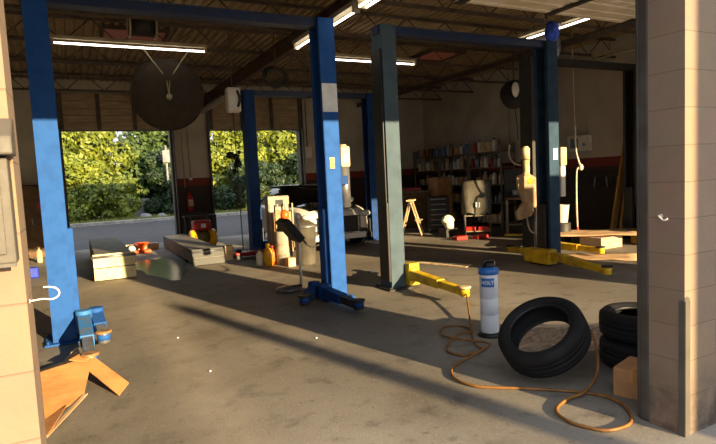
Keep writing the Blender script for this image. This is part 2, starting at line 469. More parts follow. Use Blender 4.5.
# door tracks and guards at the street openings
t = MB(); t.box((3.04, 2.10, 0), (3.12, 2.165, 3.5)); t.box((3.05, 2.165, 0), (3.10, 2.19, 3.5))
struct(t, 'trim_1', M['track'], bev=.01)
g = MB(); g.box((2.985 + .05, YF - .006, 0), (3.085, YF, .8)); g.box((3.034, YF - .006, 0), (3.04, YF + .03, .8)); g.cyl((3.06, YF - .003, .8), (3.06, YF, .8), .026, seg=14)
struct(g, 'trim_2', M['boxgrey'])
t = MB(); t.box((-.22, 2.10, 0), (-.15, 2.17, 3.5)); struct(t, 'trim_3', M['track'])
# door frames at the yard openings
n = 4
for a, b in BD:
    f = MB(); f.box((a, YB - .04, 0), (a + .07, YBO, BH)); f.box((b - .07, YB - .04, 0), (b, YBO, BH)); f.box((a, YB - .04, BH - .06), (b, YBO, BH))
    struct(f, 'trim_%d' % n, M['track']); n += 1
# sectional doors parked open under the ceiling: panels are parts of each door
def open_door(name, x0, x1, ys, z, m, mr, slope=0):
    d = None
    for i, (ya, yb) in enumerate(ys):
        zz = z + slope * i
        p = MB(); p.box((x0, ya, zz), (x1, yb, zz + .04))
        p.box((x0, ya + .04, zz - .012), (x1, ya + .10, zz)); p.box((x0, (ya + yb) / 2 - .03, zz - .012), (x1, (ya + yb) / 2 + .03, zz)); p.box((x0, yb - .1, zz - .012), (x1, yb - .04, zz))
        if d is None: d = struct(p, name, m)
        else: p.build('door_panel', m, d)
    for k in range(3):
        xc = x0 + .06 + (x1 - x0 - .12) * k / 2
        MB().box((xc - .05, ys[0][0], z - .03), (xc + .05, ys[-1][1], z - .012)).build('door_stile', mr, d)
    for xc in (x0 - .04, x1 + .01):
        MB().box((xc, ys[0][0], z - .01), (xc + .03, ys[-1][1], z + .07)).build('door_rail', M['track'], d)
    return d
def lifted_door(name, x0, x1):
    d = None
    for i in range(5):
        z = 3.13 + .185 * i
        p = MB().box((x0, 15.84, z), (x1, 15.88, z + .17)); p.box((x0, 15.80, z), (x1, 15.84, z + .03)); p.box((x0, 15.815, z + .08), (x1, 15.84, z + .10))
        if d is None: d = struct(p, name, M['doorpan'])
        else: p.build('door_panel', M['doorpan'], d)
    for k in range(4):
        xc = x0 + .06 + (x1 - x0 - .12) * k / 3
        MB().box((xc - .05, 15.775, 3.13), (xc + .05, 15.80, 4.04)).build('door_stile', M['joist'], d)
    for xc in (x0 - .045, x1 + .015): MB().box((xc, 15.80, 0), (xc + .03, 15.9, 4.05)).build('door_rail', M['track'], d)
lifted_door('door_1', BD[0][0] + .03, BD[0][1] - .03)
lifted_door('door_2', BD[1][0] + .03, BD[1][1] - .03)
open_door('door_3', 4.16, 7.19, [(2.35 + .6 * i, 2.93 + .6 * i) for i in range(5)], 3.60, M['doorwhite'], M['dark'])
# unseen wall added on the street side to shade the second lift's right post
struct(MB().box((8.45, .3, 0), (9.25, .5, 2.9)), 'wall_shade_blocker', M['block'])

# ------------------------------------------------------------------ two-post lifts
def channel(xo, y0, y1, w, h, side):
    """open C column; web on the outer side xo, opening towards side (+1 = +x)"""
    m = MB(); t = .012; s = side
    a, b = xo, xo + s * w
    def bx(xa, ya, xb, yb): m.box((min(xa, xb), ya, .02), (max(xa, xb), yb, h))
    bx(a, y0, a + s * t, y1)
    bx(a, y0, b, y0 + t); bx(a, y1 - t, b, y1)
    bx(b, y0, b - s * t, y0 + .055); bx(b, y1 - .055, b - s * t, y1)
    return m

def pad(parent, p, m, ringm):
    o = MB(); x, y, z = p
    o.lathe([(.05, .01), (.078, .02), (.078, .036), (.06, .04)], (x, y, z), seg=18)
    k = o.build('lift_pad', m, parent)
    MB().lathe([(.05, -.05), (.062, -.05), (.062, .006), (.05, .006)], (x, y, z), seg=18, closed=True).build('pad_collar', ringm, k)

def arm(root, p, q, m, mx, padm, ring, w=.13, h=.13, name='swing_arm', lab=None):
    p, q = V(p), V(q); mid = p.lerp(q, .58)
    a = MB().bar(p, mid, w, h, w2=w * .95, h2=h * .9)
    a.cyl(p - V((0, 0, h * .75)), p + V((0, 0, h * .75)), w * .62, seg=16)
    o = a.build(name, m, root, bev=.008)
    if lab: o['label'] = lab
    e = MB().bar(p.lerp(q, .45), q, w * .74, h * .7); e.cyl(q - V((0, 0, h * .4)), q + V((0, 0, h * .4)), w * .46, seg=14)
    k = e.build('arm_extension', mx, o, bev=.006)
    return o, q

def lift(label, xl, xr, y, beam_m, lm, rm, armdefs, carz=.55, h=3.62, d=.3, w=.22, power=None, carm=None, beam=True, plate=None):
    """columns stand at xl..xl+w and xr-w..xr"""
    root = thing('car_lift', label, 'car lift', ((xl + xr) / 2, y + d / 2, 0))
    cols = []
    for xo, side, m in ((xl, 1, lm), (xr, -1, rm)):
        c = channel(xo, y, y + d, w, h, side).build('post', m, root, bev=.006)
        b0 = MB().box((min(xo, xo + side * w) - .08, y - .07, 0.002), (max(xo, xo + side * w) + .08, y + d + .07, .022))
        for bx in (-.05, w + .05):
            for by in (-.04, d + .04):
                b0.cyl((xo + side * bx, y + by, .02), (xo + side * bx, y + by, .05), .014, seg=6)
        b0.build('base_plate', plate or m, root)
        k = MB(); xa, xb = sorted((xo + side * .03, xo + side * (w + .05)))
        k.box((xa, y + .07, .06), (xb, y + d - .07, carz)); k.box((xa + .01, y + .03, .07), (xb - .01, y + d - .03, .22))
        k.build('carriage', carm or M['black'], root, bev=.01)
        cy = MB().cyl((xo + side * .07, y + d * .5, carz), (xo + side * .07, y + d * .5, h - .15), .03, seg=10)
        cy.build('ram', M['black'], root)
        hp = MB().tube([(xo + side * .1, y + d + .015, .5), (xo + side * .1, y + d + .02, 1.6), (xo + side * .1, y + d + .015, h - .1)], .012, sub=3)
        hp.build('hydraulic_hose', M['hosed'], root)
        cols.append(c)
    if beam:
        bm_ = MB(); ym = y + d / 2
        bm_.box((xl - .02, ym - .09, h - .11), (xr + .02, ym + .09, h)); bm_.box((xl - .02, ym - .11, h - .012), (xr + .02, ym + .11, h + .003))
        bm_.build('overhead_beam', beam_m, root, bev=.006)
    for p, q, m, mx, pm, rg in armdefs:
        o, e = arm(root, p, q, m, mx, pm, rg)
        pad(o, (e.x, e.y, e.z + .03), pm, rg)
    return root, cols

# near lift, bright blue
zb = .15
L1, c1 = lift('bright blue two-post car lift standing nearest the street opening', -.30, 3.12, 6.45, M['bluedark'], M['blue'], M['blue'], [
    ((.0, 6.40, .24), (.02, 5.22, .12), M['chip'], M['steel'], M['rubber2'], M['blue']),
    ((.12, 6.56, .22), (.16, 5.92, .13), M['blue'], M['steel'], M['rubber2'], M['blue']),
    ((2.78, 6.44, .14), (2.86, 5.62, .10), M['navy'], M['dark'], M['black'], M['navy']),
    ((2.74, 6.66, .14), (2.42, 6.22, .11), M['navy'], M['dark'], M['black'], M['navy'])], carz=1.2, carm=M['blue'])
st = MB().box((2.905, 6.444, 2.44), (3.115, 6.449, 2.80)).build('sticker', M['whitelab'], c1[1], label='pale warning sticker')
MB().box((2.98, 6.440, 2.47), (3.02, 6.4445, 2.62)).build('pictogram', M['white'], st) if False else None
MB().box((2.965, 6.444, 1.72), (3.03, 6.449, 1.86)).build('sticker', M['yel'], c1[1], label='small yellow sticker')
pu = MB().box((3.30, 6.80, 1.74), (3.44, 6.95, 2.02)); pu.cyl((3.37, 6.87, 2.02), (3.37, 6.87, 2.05), .05)
pm = pu.build('pump_motor', M['cream'], L1, bev=.015)
MB().box((3.33, 6.785, 1.80), (3.41, 6.80, 1.92)).build('switch_plate', M['white'], pm)
MB().cyl((3.37, 6.87, 1.18), (3.37, 6.87, 1.74), .075, seg=20).build('oil_tank', M['steel'], L1)
MB().box((3.10, 6.74, 1.5), (3.36, 6.80, 1.62)).build('pump_bracket', M['navy'], L1)

# second lift, grey-blue with yellow arms
ya = M['yellow']
L2, c2 = lift('grey-blue two-post car lift with a yellow arm and a dark beam in the second bay', 3.83, 7.10, 6.47, M['bluedark'], M['greyblue'], M['slate'], [
    ((4.12, 6.40, .20), (4.10, 5.22, .15), ya, ya, M['cream'], ya),
    ((4.16, 6.60, .20), (4.45, 7.35, .16), ya, ya, M['cream'], ya),
    ((6.83, 6.42, .17), (6.55, 5.15, .12), ya, ya, M['dark'], ya),
    ((6.85, 6.62, .17), (7.0, 7.55, .15), ya, ya, M['dark'], ya)], carz=1.0, plate=M['dark'])
cv = MB().box((3.806, 6.50, .12), (3.826, 6.75, 3.3)); cv.box((3.79, 6.47, .12), (3.826, 6.62, 1.22))  # black plate added to stand in for shade on the post's outer side
cv.build('shade_plate', M['black'], L2, bev=.005, label='black plate standing in for the shaded side')
MB().box((4.05, 6.36, .05), (4.22, 6.50, .36)).build('arm_yoke', ya, L2, bev=.01)
MB().box((6.70, 6.36, .03), (6.90, 6.90, .26)).build('arm_yoke', ya, L2, bev=.01)
pm = MB().box((7.20, 6.52, 1.62), (7.34, 6.68, 1.92)).build('pump_motor', M['cream'], L2, bev=.015)
MB().box((7.22, 6.54, 1.10), (7.33, 6.66, 1.62)).build('oil_tank', M['white'], L2, bev=.02)
MB().box((7.09, 6.58, 1.5), (7.21, 6.63, 1.58)).build('pump_bracket', M['slate'], L2)
MB().box((6.965, 6.463, 1.72), (7.06, 6.468, 1.90)).build('sticker', M['whitelab'], c2[1], label='white sticker')

# lift behind, navy, with the car standing between its posts
L3, c3 = lift('navy two-post car lift at the back with the white car between its posts', 3.50, 6.82, 11.95, M['bluedark'], M['navy'], M['navy'], [
    ((3.80, 11.9, .15), (4.1, 11.2, .11), M['navy'], M['dark'], M['black'], M['navy']),
    ((3.82, 12.2, .15), (4.25, 12.8, .11), M['navy'], M['dark'], M['black'], M['navy']),
    ((6.50, 12.2, .15), (6.15, 12.9, .11), M['navy'], M['dark'], M['black'], M['navy'])], w=.24)
# lift in the third bay, near black
L4, c4 = lift('near-black two-post car lift in the third bay behind the cardboard sheets', 7.50, 10.62, 7.45, M['dark'], M['dark'], M['dark'], [
    ((7.84, 7.40, .16), (8.05, 6.45, .12), ya, ya, M['dark'], ya),
    ((7.86, 7.62, .16), (8.3, 8.3, .12), ya, ya, M['dark'], ya)], carz=1.1)
pm = MB().cyl((7.24, 7.36, 1.76), (7.24, 7.36, 1.96), .075, seg=18).cyl((7.24, 7.36, 1.96), (7.24, 7.36, 1.99), .05)
pm.build('pump_motor', M['cream'], L4)
MB().cyl((7.27, 7.38, 1.30), (7.27, 7.38, 1.76), .06, seg=16).build('oil_tank', M['cream'], L4)
sh = MB().prism([(6.98, 7.36, 1.46), (7.2, 7.36, 1.54), (7.46, 7.36, 1.42), (7.5, 7.36, .98), (7.3, 7.36, .74), (7.0, 7.36, .68), (6.95, 7.36, .84), (7.12, 7.36, 1.0), (7.02, 7.36, 1.2)], (0, -.05, 0))
sp_ = sh.build('belly_guard', M['belly'], L4, bev=.01)
MB().lathe([(.0, .0), (.055, .0), (.055, .008), (.0, .008)], (7.28, 7.31, 1.37), (0, -1, 0), seg=16).build('round_sticker', M['yel'], sp_)
MB().tube([(7.22, 7.34, .72), (7.24, 7.3, .5), (7.36, 7.28, .42), (7.5, 7.3, .5), (7.54, 7.36, .9)], .014).build('air_line', M['hosew'], L4)

# ------------------------------------------------------------------ fluorescent fixtures
def fixture(p, q, label, lit=True, w=.11, drop=.28, tubes=(0,)):
    p, q = V(p), V(q); mid = (p + q) / 2
    r = thing('fluorescent_light', label, 'light', mid, 'strip lights under the joists')
    d = (q - p).normalized(); n = d.cross(V((0, 0, 1)))
    h = MB().bar(p + V((0, 0, .05)), q + V((0, 0, .05)), w, .06)
    h.build('housing', M['tin'], r, bev=.008)
    for s in tubes:
        MB().cyl(p + n * s + d * .03 - V((0, 0, .035)), q + n * s - d * .03 - V((0, 0, .035)), .015, seg=10).build('tube', M['tube'] if lit else M['tubeoff'], r)
    for e in (p, q):
        MB().bar(e + d * (.03 if e is p else -.03) + V((0, 0, -.055)), e + d * (.03 if e is p else -.03) + V((0, 0, .05)), w * .8, .04, up=d).build('lamp_holder', M['tin'], r)
    for k in (.18, .82):
        c = p.lerp(q, k)
        MB().cyl(c + V((0, 0, .07)), c + V((0, 0, drop)), .005, seg=6).build('hanger', M['joist'], r)
    return r
fixture((-.12, 10.02, 3.97), (2.32, 10.02, 3.97), 'lit strip light running crosswise before the open yard door with the hanging disc', drop=.10)
fixture((3.20, 7.98, 3.62), (3.20, 5.95, 3.62), 'lit strip light running along the brown girder behind the blue centre post', drop=.4)
fixture((3.20, 5.85, 3.62), (3.20, 3.5, 3.62), 'lit strip light nearest the street along the brown girder', drop=.4, w=.16, tubes=(-.045, .045))
fixture((4.42, 10.02, 3.97), (6.75, 10.02, 3.97), 'lit strip light running crosswise above the white car', drop=.10)
fixture((7.46, 7.72, 3.95), (7.46, 5.5, 3.95), 'lit strip light beside the blue rag over the second bay', drop=.4)
fixture((3.36, 15.5, 3.58), (3.36, 13.2, 3.58), 'unlit strip light end-on above the pier between the yard doors', lit=False, drop=.3)
fixture((10.2, 8.3, 3.9), (10.2, 6.1, 3.9), 'unlit strip light hanging crooked over the third bay', lit=False, drop=.4)

# ------------------------------------------------------------------ runways and puddle
def runway(x0, x1, y0, y1, z, flapm, label, lean):
    r = thing('runway_ramp', label, 'ramp', ((x0 + x1) / 2, y0, 0), 'drive-on runways of the alignment rack')
    d = MB().box((x0, y0 + .06, z - .05), (x1, y1, z)); d.build('deck', M['rampgrey'], r, bev=.006)
    for xx in (x0, x1 - .05):
        MB().box((xx, y0 + .1, .03), (xx + .05, y1, z - .05)).build('side_rail', M['rampgrey'], r)
    f = MB().prism([(x0 - .03, y0 - lean, .02), (x1 + .03, y0 - lean, .02), (x1 + .03, y0 + .05, z + .02), (x0 - .03, y0 + .05, z + .02)], (0, .03, 0))
    fl = f.build('end_flap', flapm, r)
    MB().bar((x0 - .03, y0 - lean * .55 - .005, z * .52), (x1 + .03, y0 - lean * .55 - .005, z * .52), .012, .02).build('flap_fold', M['rampgrey'], fl)
    for yy in (y0 + .3, (y0 + y1) / 2, y1 - .3):
        MB().box((x0 + .1, yy - .08, 0), (x1 - .1, yy + .08, z - .05)).build('support', M['black'], r)
    MB().cyl((x0 - .06, y0 + .04, z - .03), (x1 + .06, y0 + .04, z - .03), .025).build('hinge_pin', M['steel'], r)
    return r
runway(.25, .86, 10.45, 14.3, .44, M['rampcream'], 'runway ramp with a cream end flap nearer the blue lift post', .05)
runway(2.0, 2.56, 10.9, 15.0, .30, M['rampshade'], 'grey runway ramp with a grey end flap nearer the parked compressor', .05)
c = MB().box((2.60, 10.86, .05), (2.76, 11.02, .36)); c.build('wheel_chock', M['cream'], None, bev=.02, at=(2.68, 10.94, 0), label='cream stop block at the end of the grey runway', category='block')
pl = []
for i in range(26):
    a = 2 * PI * i / 26; k = 1 + .18 * math.sin(3 * a) + .1 * math.sin(7 * a)
    pl.append((1.45 + .5 * k * math.cos(a), 11.4 + 1.5 * k * math.sin(a), .0005))
MB().prism(pl, (0, 0, .003)).build('puddle', M['puddle'], None, at=(1.45, 11.4, 0), label='wet puddle reflecting the sky between the two runways', category='puddle')
o = thing('drain_funnel', 'orange and white drain funnel lying beyond the puddle', 'funnel', (1.35, 14.3, 0))
MB().lathe([(.05, 0), (.06, .12), (.17, .22), (.18, .24), (.16, .23), (.04, .12)], (1.4, 14.3, 0)).build('bowl', M['orange'], o)
MB().box((1.2, 14.15, 0), (1.6, 14.45, .06)).build('tray', M['orange'], o, bev=.02)
MB().ball((1.17, 14.3, .1), .09).build('white_cap', M['white'], o)
MB().box((.95, 14.75, 0), (1.85, 14.95, .16)).build('concrete_stop', M['cream'], None, bev=.02, at=(1.4, 14.85, 0), label='low cream stop bar lying between the runway ends', category='bar')

# ------------------------------------------------------------------ white car between the navy posts
def car(x, y):
    W = .9
    r = thing('car', 'white car with dark hood and glass parked nose out between navy lift posts', 'car', (x, y + 2.2, 0))
    # stations: y, half width, z sill, z belt, z top centre
    S = [(0, .66, .30, .62, .72), (.06, .76, .22, .76, .84), (.25, .86, .2, .88, .94), (.8, .9, .2, .96, 1.04), (1.35, .91, .2, .94, 1.04), (2.2, .91, .2, .96, 1.02),
         (3.2, .91, .2, .98, 1.03), (3.9, .88, .22, 1.0, 1.06), (4.25, .78, .3, .95, 1.0), (4.33, .68, .42, .8, .85)]
    vs, fs = [], []
    for yy, w, z0, zb_, zt in S:
        ring = [(-w * .92, z0), (-w, z0 + .12), (-w * 1.01, (z0 + zb_) / 2), (-w * .98, zb_ - .06), (-w * .9, zb_ + .01), (-w * .5, zt - .01), (0, zt), (w * .5, zt - .01), (w * .9, zb_ + .01), (w * .98, zb_ - .06), (w * 1.01, (z0 + zb_) / 2), (w, z0 + .12), (w * .92, z0)]
        vs += [(x + a, y + yy, b) for a, b in ring]
    n = 13
    for j in range(len(S) - 1):
        fs += [(j * n + i, j * n + (i + 1) % n, (j + 1) * n + (i + 1) % n, (j + 1) * n + i) for i in range(n)]
    fs += [tuple(range(n))[::-1], tuple((len(S) - 1) * n + i for i in range(n))]
    b = MB().add(vs, fs, True).build('body', M['carwhite'], r)
    sub = b.modifiers.new('smooth', 'SUBSURF'); sub.levels = 2; sub.render_levels = 2
    # glasshouse
    G = [(1.15, .72, 1.0, 1.02), (1.75, .66, .98, 1.36), (2.3, .62, .98, 1.44), (3.0, .61, .98, 1.43), (3.6, .6, 1.0, 1.28), (4.05, .62, 1.02, 1.06)]
    vs, fs = [], []
    for yy, w, z0, zt in G:
        vs += [(x - .78, y + yy, z0), (x - w, y + yy, zt - .05), (x - w * .6, y + yy, zt), (x + w * .6, y + yy, zt), (x + w, y + yy, zt - .05), (x + .78, y + yy, z0)]
    for j in range(len(G) - 1):
        fs += [(j * 6 + i, j * 6 + (i + 1) % 6, (j + 1) * 6 + (i + 1) % 6, (j + 1) * 6 + i) for i in range(6)]
    fs += [tuple(range(6))[::-1], tuple(30 + i for i in range(6))]
    MB().add(vs, fs, True).build('windows', M['glass'], r)
    MB().add([(x + a, y + b_, c_) for a, b_, c_ in ((-.6, 1.8, 1.40), (.6, 1.8, 1.40), (.57, 2.3, 1.465), (-.57, 2.3, 1.465), (.56, 3.0, 1.455), (-.56, 3.0, 1.455), (.5, 3.5, 1.34), (-.5, 3.5, 1.34),
              (-.6, 1.8, 1.37), (.6, 1.8, 1.37), (.57, 2.3, 1.43), (-.57, 2.3, 1.43), (.56, 3.0, 1.42), (-.56, 3.0, 1.42), (.5, 3.5, 1.30), (-.5, 3.5, 1.30))],
             [(0, 1, 2, 3), (3, 2, 4, 5), (5, 4, 6, 7), (8, 11, 10, 9), (11, 13, 12, 10), (13, 15, 14, 12), (0, 8, 9, 1), (6, 14, 15, 7), (1, 9, 10, 2), (2, 10, 12, 4), (4, 12, 14, 6), (0, 3, 11, 8), (3, 5, 13, 11), (5, 7, 15, 13)], True).build('roof', M['carblack'], r)
    hd = [(-.66, .28, .855), (.66, .28, .855), (.78, .8, .97), (.8, 1.3, 1.04), (-.8, 1.3, 1.04), (-.78, .8, .97)]
    HV = []
    for yy, hw, zc, ze in ((.22, .60, .935, .89), (.5, .66, 1.0, .95), (.8, .70, 1.04, .98), (1.2, .74, 1.06, 1.0)):
        HV += [(x - hw, y + yy, ze), (x - hw * .5, y + yy, zc - .005), (x, y + yy, zc + .01), (x + hw * .5, y + yy, zc - .005), (x + hw, y + yy, ze)]
    hf = [(j * 5 + i, j * 5 + i + 1, (j + 1) * 5 + i + 1, (j + 1) * 5 + i) for j in range(3) for i in range(4)]
    mb = MB(); mb.add([(a, b_, c_ + .015) for a, b_, c_ in HV] + [(a, b_, c_ - .01) for a, b_, c_ in HV], hf + [tuple(20 + i for i in f[::-1]) for f in hf], True)
    mb.build('hood', M['carblack'], r, label='dark hood')
    gr = MB().box((x - .52, y - .06, .38), (x + .52, y + .05, .74)).build('grille', M['black'], r, bev=.02)
    for z in (.46, .54, .62, .68): MB().box((x - .50, y - .07, z), (x + .50, y - .06, z + .012)).build('grille_bar', M['dark'], gr)
    MB().box((x - .66, y - .05, .22), (x + .66, y + .1, .36)).build('bumper', M['carwhite'], r, bev=.03)
    MB().box((x - .26, y - .085, .42), (x + .26, y - .07, .53)).build('number_plate_holder', M['black'], r)
    for s in (-1, 1):
        MB().ball((x + s * .68, y + .09, .76), .17, .14, .075).build('headlight', M['lamp'], r)
        MB().box((x + s * .62 - .1, y - .03, .34), (x + s * .62 + .1, y + .1, .44)).build('air_intake', M['black'], r, bev=.02)
        MB().ball((x + s * .98, y + 1.35, 1.04), .1, .06, .07).build('wing_mirror', M['carwhite'], r)
        for yy in (.78, 3.42):
            wx = x + s * .80
            wh = MB().lathe([(.2, -.1), (.3, -.1), (.325, -.07), (.325, .07), (.3, .1), (.2, .1)], (wx, y + yy, .325), (1, 0, 0), 28, closed=True).build('wheel', M['rubber'], r)
            rm_ = MB().lathe([(.205, -.09), (.205, .09)], (wx, y + yy, .325), (1, 0, 0), 24)
            for k in range(5):
                a = 2 * PI * k / 5
                rm_.bar((wx + s * .07, y + yy, .325), (wx + s * .07, y + yy + .2 * math.cos(a), .325 + .2 * math.sin(a)), .05, .02, up=(1, 0, 0))
            rm_.build('rim', M['steel'], wh)
            arch = MB().lathe([(.345, -.005), (.375, -.005), (.375, .02), (.345, .02)], (x + s * .9, y + yy, .34), (s, 0, 0), 24, closed=True)
            arch.build('wheel_arch', M['black'], r)
car(5.18, 10.95)

# ------------------------------------------------------------------ service gear between the lifts
o = thing('oil_drain', 'oil drain stand with slanted black bowl on a pole and round base', 'oil drain', (2.82, 7.42, 0))
MB().lathe([(.17, 0), (.19, .02), (.17, .05), (.06, .06), (.04, .08)], (2.66, 7.44, 0), seg=24).build('base', M['steel'], o)
MB().bar((2.66, 7.44, .05), (2.86, 7.44, .05), .06, .04).build('foot_bar', M['black'], o)
MB().cyl((2.86, 7.44, .03), (2.87, 7.44, 1.05), .022).build('pole', M['white'], o)
MB().ball((2.86, 7.42, 1.07), .05).build('knob', M['white'], o)
bw = MB(Matrix.Translation((2.73, 7.42, .88)) @ Matrix.Rotation(math.radians(-38), 4, 'Y'))
bw.box((-.06, -.2, -.19), (.05, .2, .19)); bw.build('bowl', M['black'], o, bev=.02)
MB().tube([(2.87, 7.42, .78), (3.0, 7.36, .62), (3.2, 7.34, .66), (3.35, 7.4, .8)], .014).build('drain_hose', M['hosed'], o)

o = thing('steel_drum', 'white steel drum with a red and black pump on top', 'drum', (3.50, 9.9, 0))
MB().lathe([(.15, 0), (.158, .01), (.158, .2), (.165, .21), (.158, .22), (.158, .4), (.165, .41), (.158, .42), (.158, .62), (.15, .63)], (3.50, 9.9, 0), seg=24).build('barrel', M['dullwhite'], o)
MB().cyl((3.5, 9.9, .63), (3.5, 9.9, .84), .12, .1).build('pump_base', M['black'], o)
MB().ball((3.54, 9.87, .93), .085, .085, .11).build('pump_head', M['orange'], o)
MB().bar((3.5, 9.88, .82), (3.66, 9.81, .72), .06, .05).build('red_handle', M['red'], o)
o = thing('service_cart', 'tall pale refrigerant service cart with a dark screen and upright panels', 'service machine', (3.76, 10.85, 0))
MB().box((3.56, 10.7, .1), (4.00, 11.1, .95)).build('cabinet', M['belly'], o, bev=.02)
k = MB().box((3.52, 10.78, .95), (3.98, 11.0, 1.28)).build('console', M['dullwhite'], o, bev=.02)
MB().box((3.68, 10.765, 1.06), (3.84, 10.78, 1.2)).build('screen', M['screen'], k)
for xx in (3.52, 3.68, 3.84, 4.00): MB().cyl((xx, 10.68, .2), (xx, 10.68, 1.12), .018).build('upright', M['dullwhite'], o)
for xx in (3.56, 3.94):
    for yy in (10.76, 11.04): MB().cyl((xx - .02, yy, .05), (xx + .02, yy, .05), .05).build('caster', M['black'], o)
MB().box((3.54, 10.42, 0), (3.66, 10.5, 1.0)).build('tall_carton', M['belly'], None, bev=.01, at=(3.6, 10.46, 0), label='tall narrow tan carton standing beside the service cart', category='carton')
o = thing('waste_bin', 'grey rounded waste bin standing behind the drain pole', 'bin', (3.80, 9.55, 0))
MB().lathe([(.17, 0), (.18, .02), (.215, .7), (.225, .72), (.225, .75), (.2, .76), (.1, .82)], (3.80, 9.55, 0)).build('tub', M['greypl'], o)
MB().lathe([(.228, .70), (.235, .72), (.228, .74)], (3.80, 9.55, 0)).build('rim', M['steel'], o)
def bottle(x, y, h, r, m, capm, label, cat='bottle', group=None, z=0, name='bottle'):
    o = thing(name, label, cat, (x, y, z), group)
    MB().lathe([(r * .9, 0), (r, .02), (r, h * .62), (r * .8, h * .72), (r * .35, h * .82), (r * .35, h * .9)], (x, y, z), seg=14).build('body', m, o)
    MB().cyl((x, y, z + h * .88), (x, y, z + h), r * .42, seg=12).build('cap', capm, o)
    return o
bottle(3.04, 10.0, .34, .07, M['white'], M['black'], 'white jug on the floor beside the yellow jug', name='jug')
bottle(3.17, 9.9, .42, .085, M['yel'], M['yel'], 'bright yellow jug on the floor before the navy post', name='jug')
bottle(3.30, 10.02, .36, .075, M['orange'], M['red'], 'orange jug on the floor beside the white drum', name='jug')
MB().box((3.42, 9.48, 0), (3.56, 9.66, .16)).build('small_carton', M['cream'], None, bev=.008, at=(3.49, 9.57, 0), label='small cream carton on the floor against the white drum', category='carton')
o = thing('floor_jack', 'dark red floor jack lying low before the yard doors', 'jack', (3.3, 11.3, 0))
MB().box((2.9, 11.2, .05), (3.6, 11.5, .13)).build('frame', M['red'], o, bev=.02)
MB().cyl((3.0, 11.35, .13), (3.0, 11.35, .2), .07).build('saddle', M['black'], o)
MB().bar((3.55, 11.35, .12), (3.95, 11.5, .3), .03, .03).build('handle', M['steel'], o)
for xx in (2.95, 3.5):
    for yy in (11.17, 11.53): MB().cyl((xx, yy - .03, .05), (xx, yy + .03, .05), .05).build('wheel', M['black'], o)

# pier gear: extinguisher, bench, compressor
o = thing('fire_extinguisher', 'red fire extinguisher hanging on the pier between the yard doors', 'fire extinguisher', (2.92, 15.85, .85))
MB().lathe([(.07, 0), (.085, .03), (.085, .42), (.05, .5), (.025, .52), (.025, .56)], (2.92, 15.88, .85)).build('cylinder', M['red'], o)
MB().box((2.88, 15.84, 1.41), (2.96, 15.92, 1.47)).build('valve', M['black'], o)
MB().tube([(2.95, 15.86, 1.43), (3.03, 15.84, 1.3), (3.02, 15.84, 1.0)], .014).build('hose', M['black'], o)
MB().box((2.86, 15.79, 1.0), (2.98, 15.796, 1.18)).build('paper_label', M['cream'], o)
MB().box((2.91, 15.97, 1.2), (2.93, 15.999, 1.4)).build('hook', M['steel'], o)
o = thing('work_stand', 'dark steel work stand against the pier below the extinguisher', 'stand', (3.03, 15.6, 0))
MB().box((2.64, 15.35, .70), (3.5, 15.78, .74)).build('top', M['dark'], o)
for xx in (2.67, 3.47):
    for yy in (15.38, 15.75): MB().box((xx - .025, yy - .025, 0), (xx + .025, yy + .025, .70)).build('leg', M['dark'], o)
MB().box((2.66, 15.4, .2), (3.48, 15.76, .23)).build('shelf', M['dark'], o)
o = thing('air_compressor', 'red portable air compressor with two yellow wheels beside the grey runway', 'compressor', (2.85, 14.2, 0))
MB().lathe([(0, 0), (.13, .01), (.17, .06), (.17, .34), (.13, .39), (0, .4)], (2.85, 14.4, .25), (0, -1, 0)).build('tank', M['greenpl'], o)
for s in (-1, 1): MB().lathe([(.05, -.07), (.17, -.09), (.225, -.05), (.225, .05), (.17, .09), (.05, .07)], (2.85 + s * .24, 14.15, .225), (1, 0, 0), 24).build('wheel', M['yel'], o)
MB().cyl((2.62, 14.15, .225), (3.08, 14.15, .225), .02).build('axle', M['black'], o)
k = MB().box((2.62, 14.05, .42), (3.06, 14.4, .68)).build('motor_cover', M['red'], o, bev=.04)
MB().box((2.80, 14.043, .5), (2.92, 14.05, .6)).build('badge', M['whitelab'], k)
MB().tube([(2.68, 14.35, .5), (2.64, 14.5, .8), (2.86, 14.52, .86), (3.06, 14.5, .8), (3.02, 14.35, .5)], .016).build('handle', M['black'], o)
MB().box((2.95, 15.975, 1.72), (3.04, 15.999, 1.8)).build('wall_socket', M['white'], None, at=(3, 15.98, 1.76), bev=.004, label='small white socket on the red stripe of the pier', category='socket')
bx = MB().tube([(2.99, 15.97, 4.1), (2.99, 15.97, 1.8)], .015, sub=1); bx.tube([(2.82, 15.97, 4.1), (2.82, 15.97, 1.5)], .012, sub=1)
bx.build('conduit', M['tin'], None, at=(2.9, 15.97, 1.5), label='pair of pale conduits running down the pier', category='conduit')

# tools hanging on the wall right of the yard doors
o = thing('switch_box', 'white switch box with a cable on the wall beside the yard door jamb', 'switch box', (6.62, 15.94, 2.4))
MB().box((6.5, 15.9, 2.25), (6.72, 15.999, 2.6)).build('box', M['white'], o, bev=.01)
MB().tube([(6.6, 15.96, 2.6), (6.6, 15.97, 3.2), (6.6, 15.97, 4.0)], .012).build('cable', M['black'], o)

